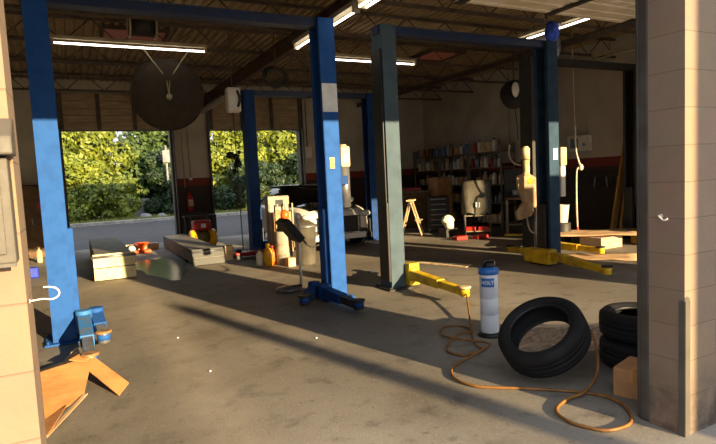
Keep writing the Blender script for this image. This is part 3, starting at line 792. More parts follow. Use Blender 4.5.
# ------------------------------------------------------------------ hanging gear
o = thing('hanging_disc', 'large dark brown disc hanging on two cables before the open yard door', 'disc', (1.68, 10.4, 3.2))
MB().lathe([(0, -.03), (.1, -.06), (.58, -.05), (.62, 0), (.58, .05), (.1, .12), (0, .12)], (1.66, 10.4, 3.22), (0, 1, .15), 40).build('drum_face', M['discm'], o)
MB().lathe([(.60, -.03), (.635, -.03), (.635, .03), (.60, .03)], (1.66, 10.4, 3.22), (0, 1, .15), 40, closed=True).build('rim', M['discm'], o)
MB().tube([(1.66, 10.3, 3.2), (1.64, 10.32, 3.5), (1.25, 10.2, 4.0)], .012, sub=1).build('cable', M['tin'], o)
MB().tube([(1.66, 10.3, 3.2), (1.7, 10.32, 3.5), (2.05, 10.2, 4.0)], .012, sub=1).build('cable', M['tin'], o)
MB().cyl((1.66, 10.33, 3.16), (1.66, 10.27, 3.18), .05).build('hub', M['tin'], o)
o = thing('hose_reel', 'ribbed dark hose reel with two pale rims above the long strip light', 'hose reel', (1.16, 9.2, 4.09))
MB().cyl((.99, 9.2, 4.09), (1.33, 9.2, 4.09), .17, seg=24).build('coil', M['hosed'], o)
for xx in (.97, 1.35): MB().lathe([(.15, -.012), (.215, -.012), (.215, .012), (.15, .012)], (xx, 9.2, 4.09), (1, 0, 0), 28, closed=True).build('rim', M['tin'], o)
MB().box((1.11, 9.17, 4.2), (1.21, 9.23, 4.42)).build('bracket', M['joist'], o)
o = thing('hoist_control', 'white hoist box hanging with a control pendant on a cable near the navy post', 'hoist', (2.45, 9.0, 2.9))
MB().box((2.34, 8.9, 2.74), (2.56, 9.08, 3.14)).build('case', M['white'], o, bev=.03)
MB().tube([(2.5, 8.89, 2.82), (2.53, 8.86, 2.95), (2.5, 8.89, 3.08)], .02).build('handle', M['dark'], o)
MB().cyl((2.45, 9, 3.14), (2.45, 9, 4.45), .01, seg=6).build('hanger', M['joist'], o)
MB().tube([(2.44, 9, 2.75), (2.45, 9, 2.0), (2.46, 9, .45)], .009, sub=3).build('pendant_cable', M['black'], o)
k = MB()
for i in range(10): k.ball((2.42 + random.uniform(-.08, .08), 9 + random.uniform(-.05, .05), 1.95 + random.uniform(-.18, .18)), random.uniform(.03, .06), jit=.2)
k.build('tangled_cable', M['black'], o)
MB().box((2.43, 8.96, 1.35), (2.5, 9.04, 1.6)).build('pendant', M['dark'], o, bev=.01)
def coil(label, c, r, n, m, tilt, rr=.014, extra=None):
    o = thing('hose_coil', label, 'hose coil', c)
    for i in range(n):
        X = Matrix.Translation(V(c) + V((0, .02 * i, -.01 * i))) @ Matrix.Rotation(tilt + .12 * i, 4, 'Z') @ Matrix.Rotation(.2 * (i % 3 - 1), 4, 'X')
        k = MB(X); k.tube([(r * (1 - .04 * i) * math.cos(a * PI / 6), 0, r * .62 * math.sin(a * PI / 6)) for a in range(12)], rr, closed=True)
        k.build('loop', m, o)
    MB().cyl(V(c) + V((0, 0, r * .5)), (c[0], c[1], extra or 4.0), .012, seg=6).build('hanger', M['joist'], o)
    return o
coil('loose dark hose coil hanging under the joists beside the blue centre post', (3.18, 8.9, 3.34), .26, 3, M['hosed'], .3)
def reel(label, c, r, hm, hang):
    o = thing('hose_reel', label, 'hose reel', c)
    d = V((-.75, -.62, .2)).normalized()
    MB().lathe([(.06, -.07), (r * .8, -.07), (r * .8, .07), (.06, .07)], c, d, 26, closed=True).build('coil', M['hosed'], o)
    for z in (-.09, .09): MB().lathe([(.03, z - .012), (r, z - .012), (r, z + .012), (.03, z + .012)], c, d, 28, closed=True).build('rim', hm, o)
    MB().cyl(V(c) + V((0, 0, r * .7)), (c[0], c[1], hang), .02, seg=8).build('hanger', M['joist'], o)
    MB().tube([V(c) + V((.0, 0, -r * .8)), V(c) + V((.06, 0, -r - .3)), V(c) + V((.12, .03, -r - .7))], .012).build('hose_tail', M['hosed'], o)
    return o
reel('dark round hose reel hanging from the ceiling before the shelves', (8.9, 9.35, 3.25), .3, M['dark'], 4.4)
o = MB().ball((8.78, 9.18, 3.33), .1, .05, .17); o.build('cloth_or_highlight', M['white'], None, at=(8.78, 9.18, 3.33), label='white lump standing in for a highlight on the hanging hose reel', category='rag')  # white lump added as the highlight on the reel
reel('round hose reel with grey rims beside the blue rag on the second lift', (7.75, 7.3, 3.75), .24, M['steel'], 4.4)
k = MB().ball((7.02, 6.5, 3.76), .12, .1, .17, jit=.12); k.ball((6.95, 6.48, 3.70), .08, .07, .09, jit=.15)
k.build('rag', M['navyrag'], None, at=(7.02, 6.5, 3.63), label='bright blue rag bundled on top of the second lift beam', category='rag')
o = thing('air_hose', 'white air cord hanging down with a coupler beside the wall control box', 'air cord', (9.27, 8.0, .25))
MB().tube([(9.2, 8, 4.45), (9.22, 8, 3.2), (9.25, 8, 2.4)], .010, sub=3).build('supply_line', M['tin'], o)
MB().tube([(9.25, 8, 2.42), (9.27, 8, 1.9), (9.36, 7.98, 1.58), (9.28, 8, 1.5), (9.26, 8, .9), (9.28, 8, .3)], .018).build('hose', M['hosew'], o)
MB().ball((9.37, 7.97, 1.57), .05, .05, .07).build('coupler', M['white'], o)
MB().cyl((9.28, 8, .33), (9.28, 8, .22), .026).build('red_tip', M['red'], o)
pp = MB(); pp.tube([(10.7, 9.9, 4.0), (10.62, 9.9, 3.75), (10.6, 9.9, 3.4), (10.6, 9.9, 1.9)], .09, seg=12); pp.build('duct', M['tin'], None, at=(10.65, 9.9, 1.9), label='pale elbow duct running down near the wall control box', category='duct')

# ------------------------------------------------------------------ right wall, shelves, tools
o = thing('control_box', 'white wall control box with a dark display on the end wall', 'control box', (10.95, 9.35, 2.15))
MB().box((10.84, 9.02, 1.95), (10.999, 9.62, 2.32)).build('case', M['white'], o, bev=.02)
MB().box((10.83, 9.3, 2.02), (10.842, 9.52, 2.26)).build('display', M['screen'], o)
MB().cyl((10.84, 9.12, 2.1), (10.82, 9.12, 2.1), .04).build('dial', M['steel'], o)
MB().cyl((10.93, 9.1, 2.32), (10.93, 9.1, 2.6), .015).build('conduit', M['tin'], o)
for i, (yf, yt, w) in enumerate(((8.06, 8.02, .1), (7.84, 7.9, .1))):
    MB().bar((10.42 + .02 * i, yf, 0.0), (10.95, yt, 2.4 - .12 * i), .16, .045, up=(0, 1, 0)).build('plank', M['plank'], None, at=(10.42, yf, 0),
        label=('longer' if i == 0 else 'shorter') + ' yellowish plank of the two leaning on the end wall', category='plank')
o = thing('tool_rack', 'dark tool rack on the end wall under the red stripe', 'tool rack', (10.9, 8.5, 1.4))
MB().box((10.9, 8.0, 1.32), (10.999, 9.2, 1.38)).build('rail', M['dark'], o)
for i in range(7):
    MB().bar((10.88, 8.1 + .15 * i, 1.32), (10.88, 8.1 + .15 * i + .03 * (i % 3 - 1), 1.08), .03, .02).build('tool', M['steel'] if i % 2 else M['dark'], o)
k = MB().box((10.4, 7.0, 0), (10.95, 7.6, .75)); k.build('cabinet', M['dark'], None, bev=.02, at=(10.7, 7.3, 0), label='dark low cabinet against the end wall behind the planks', category='cabinet')
o = thing('tool_case', 'yellow tool case on the floor beside the planks', 'tool case', (10.0, 7.05, 0))
MB().box((9.85, 6.9, 0.0), (10.25, 7.2, .28)).build('case', M['yellow'], o, bev=.03)
MB().tube([(9.95, 6.88, .28), (10.05, 6.88, .36), (10.15, 6.88, .28)], .014).build('handle', M['black'], o)
o = thing('bucket', 'white plastic bucket standing behind the second lift post', 'bucket', (8.95, 8.12, .0))
MB().lathe([(.12, .45), (.12, .46), (.155, .8), (.165, .81), (.15, .81), (.115, .47)], (8.95, 8.12, 0)).build('tub', M['white'], o)
MB().lathe([(.17, 0), (.18, .02), (.18, .43), (.16, .45)], (8.95, 8.12, 0)).build('stool', M['dark'], o)

SH = []
SHY = [(11.55, 12.95), (13.0, 14.4), (14.45, 15.85)]
names = ['shelf unit nearest the hanging hose reel', 'middle shelf unit', 'shelf unit in the far corner']
levels = (.12, .68, 1.2, 1.68, 2.12)
for (ya_, yb_), nm in zip(SHY, names):
    o = thing('shelf_unit', 'dark loaded steel ' + nm + ' along the end wall', 'shelving', (10.72, (ya_ + yb_) / 2, 0), 'steel shelf units along the end wall')
    for xx in (10.47, 10.95):
        for yy in (ya_ + .02, yb_ - .02): MB().box((xx - .02, yy - .02, 0), (xx + .02, yy + .02, 2.35)).build('upright', M['shelf'], o)
    for z in levels: MB().box((10.45, ya_, z - .03), (10.97, yb_, z)).build('shelf', M['shelf'], o)
# things on the shelves
protos = []
kinds = [('white', 'white', 'black'), ('dark', 'dark grey', 'red'), ('cream', 'cream', 'white'), ('bluelab', 'blue', 'white'), ('red', 'red', 'black'), ('steel', 'silver', 'black')]
lev_names = ['lowest', 'second', 'third', 'fourth', 'top']
unit_names = ['near the hose reel', 'of the middle unit', 'in the far corner']
bp = {}
for k_, nm, cp in kinds:
    m = MB().lathe([(.055, 0), (.06, .01), (.06, .2), (.045, .24), (.022, .26), (.022, .28)], (0, 0, 0), seg=12)
    for nn in ('tall',):
        bo = thing('bottle', '', 'bottle', (0, 0, 0)); m.build('body', M[k_], bo); MB().cyl((0, 0, .275), (0, 0, .31), .028, seg=10).build('cap', M[cp], bo)
    bp[k_] = bo
cp_ = {}
for k_, nm in (('card', 'brown'), ('brown', 'dark brown'), ('cream', 'cream'), ('card3', 'tan')):
    bo = thing('carton', '', 'carton', (0, 0, 0)); MB().box((-.13, -.15, 0), (.13, .15, .24)).build('body', M[k_], bo, bev=.006)
    MB().box((-.132, -.025, .05), (.132, .025, .242)).build('tape', M['cream'] if k_ != 'cream' else M['card'], bo)
    cp_[k_] = (bo, nm)
used = set()
for u, (ya_, yb_) in enumerate(SHY):
    for li, z in enumerate(levels):
        y = ya_ + .1
        while y < yb_ - .12:
            r_ = random.random()
            if r_ < .74:
                k_, nm, _ = random.choice(kinds + [kinds[0], kinds[0], kinds[2], kinds[5]])
                src = bp[k_]; lab = f'{nm} bottle on the {lev_names[li]} shelf {unit_names[u]}'; grp = f'{nm} bottles on the {lev_names[li]} shelf {unit_names[u]}'
                s = random.uniform(.85, 1.25); xx = 10.56 + random.uniform(-.02, .05); st = .15 * s; hw = .07 * s
            else:
                k_ = random.choice(list(cp_)); src, nm = cp_[k_]
                lab = f'{nm} carton on the {lev_names[li]} shelf {unit_names[u]}'; grp = f'{nm} cartons on the {lev_names[li]} shelf {unit_names[u]}'
                s = random.uniform(.8, 1.15); xx = 10.63; st = .33 * s; hw = .16 * s
            if y + hw > yb_ - .05: break
            key = src.name
            if key in used: q = copy_tree(src)
            else: q = src; used.add(key)
            q.location = (xx, y + hw, z); q.scale = (s, s, s)
            q['label'] = lab; q['group'] = grp
            y += st + random.uniform(.01, .06)
for k_ in list(bp.values()) + [a for a, _ in cp_.values()]:
    if k_.name not in used:
        for ch in list(k_.children): bpy.data.objects.remove(ch)
        bpy.data.objects.remove(k_)

o = thing('tool_chest', 'black tool chest with rows of drawers beside the step stool', 'tool chest', (8.62, 12.0, 0))
ca, sa = math.cos(.5), math.sin(-.5)
X = Matrix.Translation((8.62, 12.0, 0)) @ Matrix.Rotation(-.55, 4, 'Z')
MB(X).box((-.28, -.22, .08), (.28, .25, .98)).build('case', M['black'], o, bev=.015)
for i in range(6):
    dz = .14 + .135 * i
    d = MB(X).box((-.26, -.235, dz), (.26, -.22, dz + .115)).build('drawer', M['dark'], o)
    MB(X).box((-.2, -.26, dz + .075), (.2, -.235, dz + .1)).build('drawer_handle', M['steel'], d)
for sx in (-.22, .22):
    for sy in (-.16, .2): MB(X).cyl((sx, sy - .02, .045), (sx, sy + .02, .045), .045).build('caster', M['rubber'], o)
o = thing('step_stool', 'cream folding step stool standing before the brown cabinet', 'step stool', (7.72, 11.9, 0))
X = Matrix.Translation((7.72, 11.9, 0)) @ Matrix.Rotation(.85, 4, 'Z')
for sx in (-.2, .16):
    MB(X).bar((sx, -.28, 0), (sx, .0, .92), .035, .03).build('leg', M['cream'], o)
    MB(X).bar((sx + .14, .3, 0), (sx + .05, .03, .9), .03, .03).build('leg', M['cream'], o)
MB(X).box((-.26, -.09, .9), (.24, .1, .94)).build('top_step', M['cream'], o, bev=.01)
MB(X).box((-.2, -.25, .4), (.16, -.1, .42)).build('step', M['cream'], o)
MB(X).bar((-.12, .26, .3), (.28, .26, .3), .025, .02).build('stretcher', M['cream'], o)
o = thing('cabinet', 'brown wooden cabinet with a pale top behind the step stool', 'cabinet', (9.0, 13.9, 0))
X = Matrix.Translation((9.0, 13.9, 0)) @ Matrix.Rotation(-.5, 4, 'Z')
MB(X).box((-.5, -.3, 0), (.5, .3, 1.05)).build('body', M['brown'], o, bev=.01)
MB(X).box((-.53, -.33, 1.05), (.53, .33, 1.09)).build('top', M['shelf'], o)
for sx in (-.25, .25):
    d = MB(X).box((sx - .23, -.318, .05), (sx + .23, -.3, 1.0)).build('door', M['brown'], o)
    MB(X).cyl((sx * .2, -.33, .55), (sx * .2, -.33, .65), .012).build('door_handle', M['steel'], d)
X = Matrix.Translation((9.0, 13.9, 1.09)) @ Matrix.Rotation(-.3, 4, 'Z')
MB(X).box((-.3, -.18, 0), (.3, .18, .1)).build('toolbox', M['red'], None, bev=.015, at=(9, 13.9, 1.09), label='flat dark red toolbox on the brown cabinet', category='toolbox')
MB().box((9.45, 13.1, 0), (9.95, 13.6, 1.45)).build('tall_carton', M['card3'], None, bev=.01, at=(9.7, 13.35, 0), label='tall dim tan carton standing behind the tool chest', category='carton')
# covered parts cart
o = thing('parts_cart', 'parts cart draped in cloudy grey plastic film with red trays below', 'cart', (8.78, 10.6, 0))
X = Matrix.Translation((8.78, 10.6, 0)) @ Matrix.Rotation(-.62, 4, 'Z')
for sx in (-.3, .3):
    for sy in (-.2, .2): MB(X).cyl((sx, sy, 0), (sx, sy, 1.3), .018).build('upright', M['steel'], o)
for z in (.12, .5, .9): MB(X).box((-.31, -.22, z), (.31, .22, z + .025)).build('shelf', M['shelf'], o)
dv, df = [], []
for j in range(9):
    z = 1.36 - j * .1 if j else 1.37
    for i in range(25):
        a = 2 * PI * i / 24
        k = 1 + (.02 + .012 * j) * math.sin(5 * a + j * .4)
        dv.append((.34 * k * max(-1, min(1, 1.25 * math.cos(a))), -.25 * k * max(-1, min(1, 1.25 * math.sin(a))), z if j < 8 else z + .05 * math.sin(7 * a)))
for j in range(8):
    df += [(j * 25 + i, j * 25 + i + 1, (j + 1) * 25 + i + 1, (j + 1) * 25 + i) for i in range(24)]
df.append(tuple(range(24)))
MB(X).add(dv, df, True).build('plastic_cover', M['greypl'], o)
k = MB(X).box((-.04, -.29, .72), (.05, -.275, .84)).build('price_tag', M['whitelab'], o)
k['label'] = 'small white tag'
for i, (sx, mm) in enumerate(((-.18, 'red'), (.14, 'red'))):
    MB(X).box((sx - .13, -.2, .145), (sx + .13, .18, .24)).build('tray', M[mm], o, bev=.01)
MB(X).box((-.1, -.15, .525), (.2, .15, .64)).build('bin', M['cream'], o, bev=.01)
k = MB().ball((8.15, 10.95, .42), .16, .13, .12, jit=.15); k.ball((8.17, 10.93, .3), .12, .12, .14, jit=.15)
k.build('rag', M['white'], None, at=(8.15, 10.95, .2), label='crumpled white rag lying on the black crate beside the draped cart', category='rag')
MB().box((7.98, 10.8, 0), (8.34, 11.12, .22)).build('crate', M['black'], None, bev=.015, at=(8.16, 10.96, 0), label='low black crate under the crumpled white rag', category='crate')
for i, (xx, yy) in enumerate(((8.0, 10.3), (8.45, 10.1))):
    k = MB(); k.box((xx - .16, yy - .1, 0), (xx + .16, yy + .1, .09)); k.build('parts_tray', M['red'], None, bev=.012, at=(xx, yy, 0),
        label='shallow red parts tray on the floor ' + ('before the black crate' if i == 0 else 'before the draped cart'), category='tray')
MB().bar((9.1, 10.0, .03), (9.9, 9.3, .03), .06, .05).build('pry_bar', M['yellow'], None, at=(9.5, 9.65, 0), label='yellow bar lying on the floor beside the third lift post', category='bar')
# workbench between cart and lift post
o = thing('workbench', 'dark cluttered workbench between the draped cart and the third lift', 'workbench', (9.75, 9.9, 0))
X = Matrix.Translation((9.7, 9.95, 0)) @ Matrix.Rotation(-.75, 4, 'Z')
MB(X).box((-.45, -.3, .86), (.45, .3, .92)).build('top', M['brown'], o, bev=.008)
for sx in (-.4, .4):
    for sy in (-.25, .25): MB(X).box((sx - .03, sy - .03, 0), (sx + .03, sy + .03, .86)).build('leg', M['shelf'], o)
MB(X).box((-.4, -.25, .25), (.4, .25, .28)).build('shelf', M['shelf'], o)
MB(X).box((-.45, .26, .92), (.45, .3, 1.6)).build('backboard', M['dark'], o)
def onbench(sx, sy, z): return X @ V((sx, sy, z))
q = onbench(-.2, 0, .92)
k = thing('bench_vise', 'dark bench vise on the cluttered workbench', 'vise', q)
MB(X).box((-.28, -.12, .92), (-.12, .12, .98)).build('base', M['dark'], k); MB(X).box((-.26, -.1, .98), (-.14, .02, 1.08)).build('jaw', M['steel'], k); MB(X).box((-.26, .04, .98), (-.14, .1, 1.08)).build('jaw', M['steel'], k)
MB(X).cyl((-.2, -.3, 1.02), (-.2, -.1, 1.02), .018).build('screw', M['steel'], k)
q = onbench(.15, 0, .92)
k = thing('work_light', 'red work light on the workbench backboard', 'work light', q)
MB(X).ball((.05, .14, 1.72), .1, .09, .1).build('lamp_head', M['red'], k); MB(X).cyl((.05, .2, .92), (.05, .2, 1.66), .015).build('stem', M['steel'], k)
k = thing('trigger_hose', 'pale hose looped over the workbench backboard', 'hose', onbench(-.3, .2, 1.6))
MB(X).tube([(-.3, .2, 2.2), (-.32, .18, 1.95), (-.22, .15, 1.75), (-.05, .12, 1.68)], .022).build('hose', M['hosew'], k)
MB(X).cyl((-.3, .2, 2.2), (-.3, .2, 3.98), .008, seg=6).build('cord', M['hosed'], k)
k = MB(X); k.bar((.2, .2, 2.15), (.42, .1, 1.7), .03, .03); k.build('pipe_wand', M['hosew'], None, at=onbench(.3, .15, 1.7), label='pale slanted wand hanging above the workbench', category='wand')
MB().cyl((7.28, 7.20, 0), (7.28, 7.20, .9), .022).build('post_pipe', M['steel'], L4)

# ------------------------------------------------------------------ cardboard sheets on the floor
def sheet(label, corners, z, m, t=.012, bow=.02):
    a, b, c, d = [V((p[0], p[1], 0)) for p in corners]
    n = 6; vs = []; fs = []
    for i in range(n + 1):
        for j in range(n + 1):
            p = a.lerp(b, i / n).lerp(d.lerp(c, i / n), j / n)
            vs.append((p.x, p.y, z + bow * math.sin(i * 1.9 + j * .8) ** 2))
    for i in range(n):
        for j in range(n):
            q = i * (n + 1) + j
            fs.append((q, q + n + 1, q + n + 2, q + 1))
    k = MB().add(vs, fs, True)
    ob = k.build('cardboard_sheet', m, None, at=a.lerp(c, .5) + V((0, 0, z)), label=label, category='cardboard', group='flattened cardboard sheets by the third lift')
    s = ob.modifiers.new('thick', 'SOLIDIFY'); s.thickness = t; s.offset = 1
    return ob
sheet('large pale cardboard sheet lying over the yellow arm of the third lift', [(7.9, 7.9), (9.6, 6.5), (10.3, 7.3), (8.7, 8.6)], .24, M['card2'])
sheet('smaller pale cardboard sheet on the floor between the two yellow arms', [(7.25, 6.9), (8.2, 5.7), (8.75, 6.2), (7.7, 7.25)], .01, M['card2'])
k = MB().box((8.75, 7.0, 0), (9.35, 7.5, .22)); k.build('pallet_block', M['wood'], None, at=(9.05, 7.25, 0), bev=.01, label='low wooden block propping up the large cardboard sheet', category='block')
# floor papers
k = MB().prism([(5.35, 8.15, .002), (5.45, 8.25, .002), (5.95, 7.35, .002), (5.7, 7.2, .002)], (0, 0, .012)); k.build('paper_mat', M['paper'], None, at=(5.6, 7.7, 0), label='crumpled striped paper mat on the floor of the second bay', category='paper')
for i, (xx, yy) in enumerate(((3.62, 7.6), (4.3, 7.9))):
    MB().ball((xx, yy, .02), .045, .03, .02, seg=8, ring=5, jit=.2).build('paper_scrap', M['whitelab'], None, at=(xx, yy, 0), label='white paper scrap on the floor ' + ('behind the blue centre post' if i == 0 else 'behind the yellow arm'), category='paper')
for i, (xx, yy, lab) in enumerate(((1.02, 4.66, 'tiny white scrap on the sunny floor beyond the cardboard'), (2.28, 5.0, 'tiny white scrap on the shaded floor band'), (.95, 5.9, 'tiny pale scrap on the sunny floor near the lift pads'))):
    MB().ball((xx * .9, yy, .006), .011, .009, .006, seg=8, ring=5, jit=.2).build('litter_scrap', M['whitelab'], None, at=(xx * .9, yy, 0), label=lab, category='litter')

# ------------------------------------------------------------------ foreground right: extractor, tyres, hose
o = thing('fluid_extractor', 'milky white fluid extractor cylinder with a blue cap and label', 'fluid extractor', (3.49, 4.07, 0))
ex, ey, er = 3.49, 4.07, .088
MB().lathe([(er + .03, 0), (er + .03, .015), (er + .005, .04)], (ex, ey, 0), seg=28).build('foot', M['black'], o)
tk = MB().lathe([(er * .98, .03), (er, .05), (er, .205), (er - .004, .212), (er, .219), (er, .365), (er - .004, .372), (er, .379), (er, .60), (er - .006, .62)], (ex, ey, 0), seg=32).build('tank', M['evac'], o)
MB().lathe([(er + .002, .605), (er + .010, .61), (er + .010, .655), (er * .7, .675)], (ex, ey, 0), seg=32).build('blue_cap', M['bluelab'], o)
MB().lathe([(er * .6, .67), (er * .6, .70), (er * .3, .72)], (ex, ey, 0)).build('pump_head', M['black'], o)
MB().tube([(ex - .06, ey, .67), (ex - .07, ey, .72), (ex, ey, .735), (ex + .07, ey, .72), (ex + .06, ey, .67)], .014).build('handle', M['black'], o)
dirc = math.atan2(-ey, -ex) - .05
def wrap(ang, z, off): return (ex + (er + off) * math.cos(dirc + ang), ey + (er + off) * math.sin(dirc + ang), z)
k = MB(); n = 10; vs = []
for i in range(n + 1):
    a = -.72 + 1.44 * i / n - .1
    vs += [wrap(a, .49, .0015), wrap(a, .575, .0015), wrap(a, .575, .004), wrap(a, .49, .004)]
fs = []
for i in range(n):
    for j in range(4): fs.append((i * 4 + j, i * 4 + (j + 1) % 4, i * 4 + 4 + (j + 1) % 4, i * 4 + 4 + j))
fs += [(0, 1, 2, 3), (n * 4 + 3, n * 4 + 2, n * 4 + 1, n * 4)]
lb = k.add(vs, fs).build('label', M['bluelab'], o)
cu = bpy.data.curves.new('lettering', 'FONT'); cu.body = 'HOLT'; cu.size = .046; cu.align_x = 'CENTER'; cu.align_y = 'CENTER'; cu.extrude = .0008; cu.resolution_u = 3; cu.offset = .0015
tmp = bpy.data.objects.new('lettering_source', cu); COL.objects.link(tmp)
bpy.context.view_layer.update()
me = bpy.data.meshes.new_from_object(tmp.evaluated_get(bpy.context.evaluated_depsgraph_get()))
bpy.data.objects.remove(tmp)
for v in me.vertices:
    v.co = V(wrap(v.co.x / er - .1 + .0, .532 + v.co.y, .0045 + v.co.z)) - WL[o.name]
me.materials.clear(); me.materials.append(M['whitelab'])
ob = bpy.data.objects.new('lettering', me); COL.objects.link(ob); ob.parent = lb; WL[ob.name] = V(WL[o.name])

def tyre_mesh(R, w, ri):
    h = w / 2
    return [(ri, -h * .62), (ri + .015, -h * .8), (ri + (R - ri) * .35, -h * 1.0), (ri + (R - ri) * .7, -h * .98), (R - .02, -h * .84), (R - .004, -h * .7), (R, -h * .4),
            (R - .004, -h * .36), (R - .004, -h * .32), (R, -h * .28), (R + .001, -.012), (R - .004, -.01), (R - .004, .01), (R + .001, .012), (R, h * .28), (R - .004, h * .32), (R - .004, h * .36), (R, h * .4),
            (R - .004, h * .7), (R - .02, h * .84), (ri + (R - ri) * .7, h * .98), (ri + (R - ri) * .35, h), (ri + .015, h * .8), (ri, h * .62), (ri + .02, h * .55), (R - .03, h * .6), (R - .02, 0), (R - .03, -h * .6), (ri + .02, -h * .55)]
def tyre(label, c, axis, R, w, ri):
    o = thing('tyre', label, 'tyre', c)
    ax = V(axis).normalized()
    t_ = MB().lathe(tyre_mesh(R, w, ri), c, ax, 56, closed=True).build('carcass', M['rubber'], o)
    MB().lathe([(ri - .002, -w * .31), (ri + .012, -w * .42), (ri + .02, -w * .40), (ri + .012, -w * .3)], c, ax, 48, closed=True).build('bead', M['black'], o)
    MB().lathe([(ri - .002, w * .31), (ri + .012, w * .42), (ri + .02, w * .40), (ri + .012, w * .3)], c, ax, 48, closed=True).build('bead', M['black'], o)
    return o
tyre('large worn tyre leaning tilted on the floor beside the white extractor cylinder', (3.10, 3.01, .318), (-.587, -.085, .805), .335, .235, .225)
tyre('tyre lying flat on the lower tyre behind the steel door track', (3.93, 2.78, .33), (0, 0, 1), .31, .215, .19)
tyre('tyre lying flat on the floor under another behind the cardboard box', (3.92, 2.77, .11), (0, 0, 1), .31, .215, .19)
X = Matrix.Translation((3.40, 2.42, 0)) @ Matrix.Rotation(.28, 4, 'Z')
o = thing('cardboard_box', 'small brown cardboard box on the floor beside the steel door track', 'box', (3.37, 2.43, 0))
MB(X).box((-.15, -.11, 0), (.15, .12, .20)).build('carton', M['card3'], o, bev=.004)
MB(X).box((-.152, -.012, .12), (.152, .012, .202)).build('tape', M['card'], o)
MB().bar((3.42, 3.66, .12), (4.06, 3.26, .12), .09, .14).build('timber', M['wood'], None, at=(3.69, 3.5, 0), bev=.006, label='weathered timber beam showing through the big tyre hole', category='timber')
MB().bar((3.55, 3.3, .03), (4.1, 3.2, .03), .1, .05).build('timber', M['wood'], None, at=(3.8, 3.25, 0), bev=.004, label='short plank on the floor between the big tyre and the tyre stack', category='timber')
MB().bar((3.32, 3.62, .026), (4.14, 3.32, .026), .2, .05).build('timber', M['wood'], None, at=(3.7, 3.47, 0), bev=.004, label='flat plank under the weathered timber beam', category='timber')
MB().ball((4.22, 3.72, .05), .06, .05, .05, jit=.15).build('cloth_or_highlight', M['orange'], None, at=(4.22, 3.72, 0), label='small orange rag on the floor beyond the big tyre', category='rag')
MB().ball((3.95, 3.05 + .25, .075), .05, .04, .02, seg=10, ring=6, jit=.2).build('cloth_or_highlight', M['card2'], None, at=(3.95, 3.3, .05), label='pale scrap lying on the short plank by the tyres', category='scrap')

P = [(4.06, 5.17, .20), (4.05, 5.12, .12), (3.32, 4.13, .013), (3.15, 3.85, .013), (3.12, 3.75, .013), (2.9, 3.71, .013), (2.84, 3.86, .013), (2.94, 4.01, .013), (3.22, 4.21, .03), (3.36, 4.18, .03), (3.45, 4.42, .013), (3.31, 4.53, .013), (3.15, 4.41, .013), (3.06, 4.2, .03), (3.15, 4.0, .03),
     (3.24, 3.79, .03), (2.94, 3.67, .013), (2.66, 3.55, .013), (2.54, 3.43, .013), (2.49, 3.28, .013), (2.53, 3.12, .013), (2.63, 3.02, .013), (2.79, 2.89, .013), (2.95, 2.74, .013), (3.06, 2.62, .013), (3.13, 2.5, .013), (3.12, 2.36, .013), (3.06, 2.26, .013), (2.97, 2.17, .013), (2.87, 2.13, .013), (2.73, 2.15, .013), (2.66, 2.24, .013), (2.63, 2.37, .013), (2.69, 2.51, .013), (2.86, 2.58, .02), (3.05, 2.58, .04), (3.24, 2.64, .12), (3.38, 2.76, .25), (3.45, 2.86, .34)]
MB().tube(P, .0105, seg=8, sub=6).build('air_hose', M['hose'], None, at=(2.7, 2.6, 0), label='tan air hose snaking across the floor around the big tyre', category='hose')

# ------------------------------------------------------------------ foreground left
def bent(quads, t):
    k = MB()
    for q in quads: k.prism(q, (0, 0, t))
    return k
o = thing('cardboard_flat', 'torn folded orange-brown cardboard lying on the floor beside the block jamb', 'cardboard', (-.1, 4.7, 0))
bent([[(-.34, 5.02, .15), (.04, 5.2, .16), (-.05, 4.55, .045), (-.32, 4.28, .01)], [(-.34, 5.02, .15), (-.32, 4.28, .01), (-.45, 4.05, .01), (-.5, 5.0, .13)], [(-.32, 4.28, .01), (-.16, 4.42, .045), (-.27, 3.98, .03), (-.42, 3.95, .01)]], .007).build('panel', M['card'], o)
bent([[(.04, 5.2, .16), (.28, 4.72, .02), (.19, 4.5, .01), (-.02, 4.98, .125)]], .007).build('flap', M['card'], o)
bent([[(.04, 5.2, .165), (-.06, 5.25, .18), (-.14, 5.16, .17), (-.02, 5.1, .15)]], .007).build('flap', M['card'], o)
bent([[(-.05, 4.55, .055), (-.02, 4.55, .055), (-.28, 3.95, .02), (-.30, 3.96, .02)]], .008).build('folded_edge', M['card2'], o)
o = thing('wooden_stake', 'cream wooden stake with splayed splinters beside the lift pads', 'stake', (-.2, 5.6, 0))
MB().bar((-.42, 5.5, .02), (-.2, 5.6, .035), .025, .02).build('shaft', M['cream'], o)
for i in range(5): MB().bar((-.2, 5.6, .035), (-.07 - .01 * abs(i - 2), 5.62 + .035 * i - .02, .03 + .02 * i), .018, .012).build('splinter', M['cream'], o)
o = thing('electrical_box', 'grey electrical box with a hooded lid on the block jamb', 'electrical box', (-.3, 1.85, 1.55))
MB().box((-.55, 1.80, 1.40), (-.153, 1.88, 1.70)).build('box', M['boxgrey'], o, bev=.008)
hd = MB().prism([(-.56, 1.88, 1.815), (-.56, 1.84, 1.81), (-.56, 1.765, 1.755), (-.56, 1.76, 1.705), (-.56, 1.88, 1.705)], (.425, 0, 0)).build('hood', M['boxgrey'], o, bev=.006)
MB().box((-.56, 1.79, 1.395), (-.155, 1.80, 1.405)).build('lip', M['boxgrey'], o)
MB().box((-.50, 1.793, 1.43), (-.175, 1.80, 1.67)).build('cover', M['boxgrey'], o, bev=.003)
o = thing('hook', 'white curved hook sticking out from the block jamb', 'hook', (-.146, 1.97, 1.262))
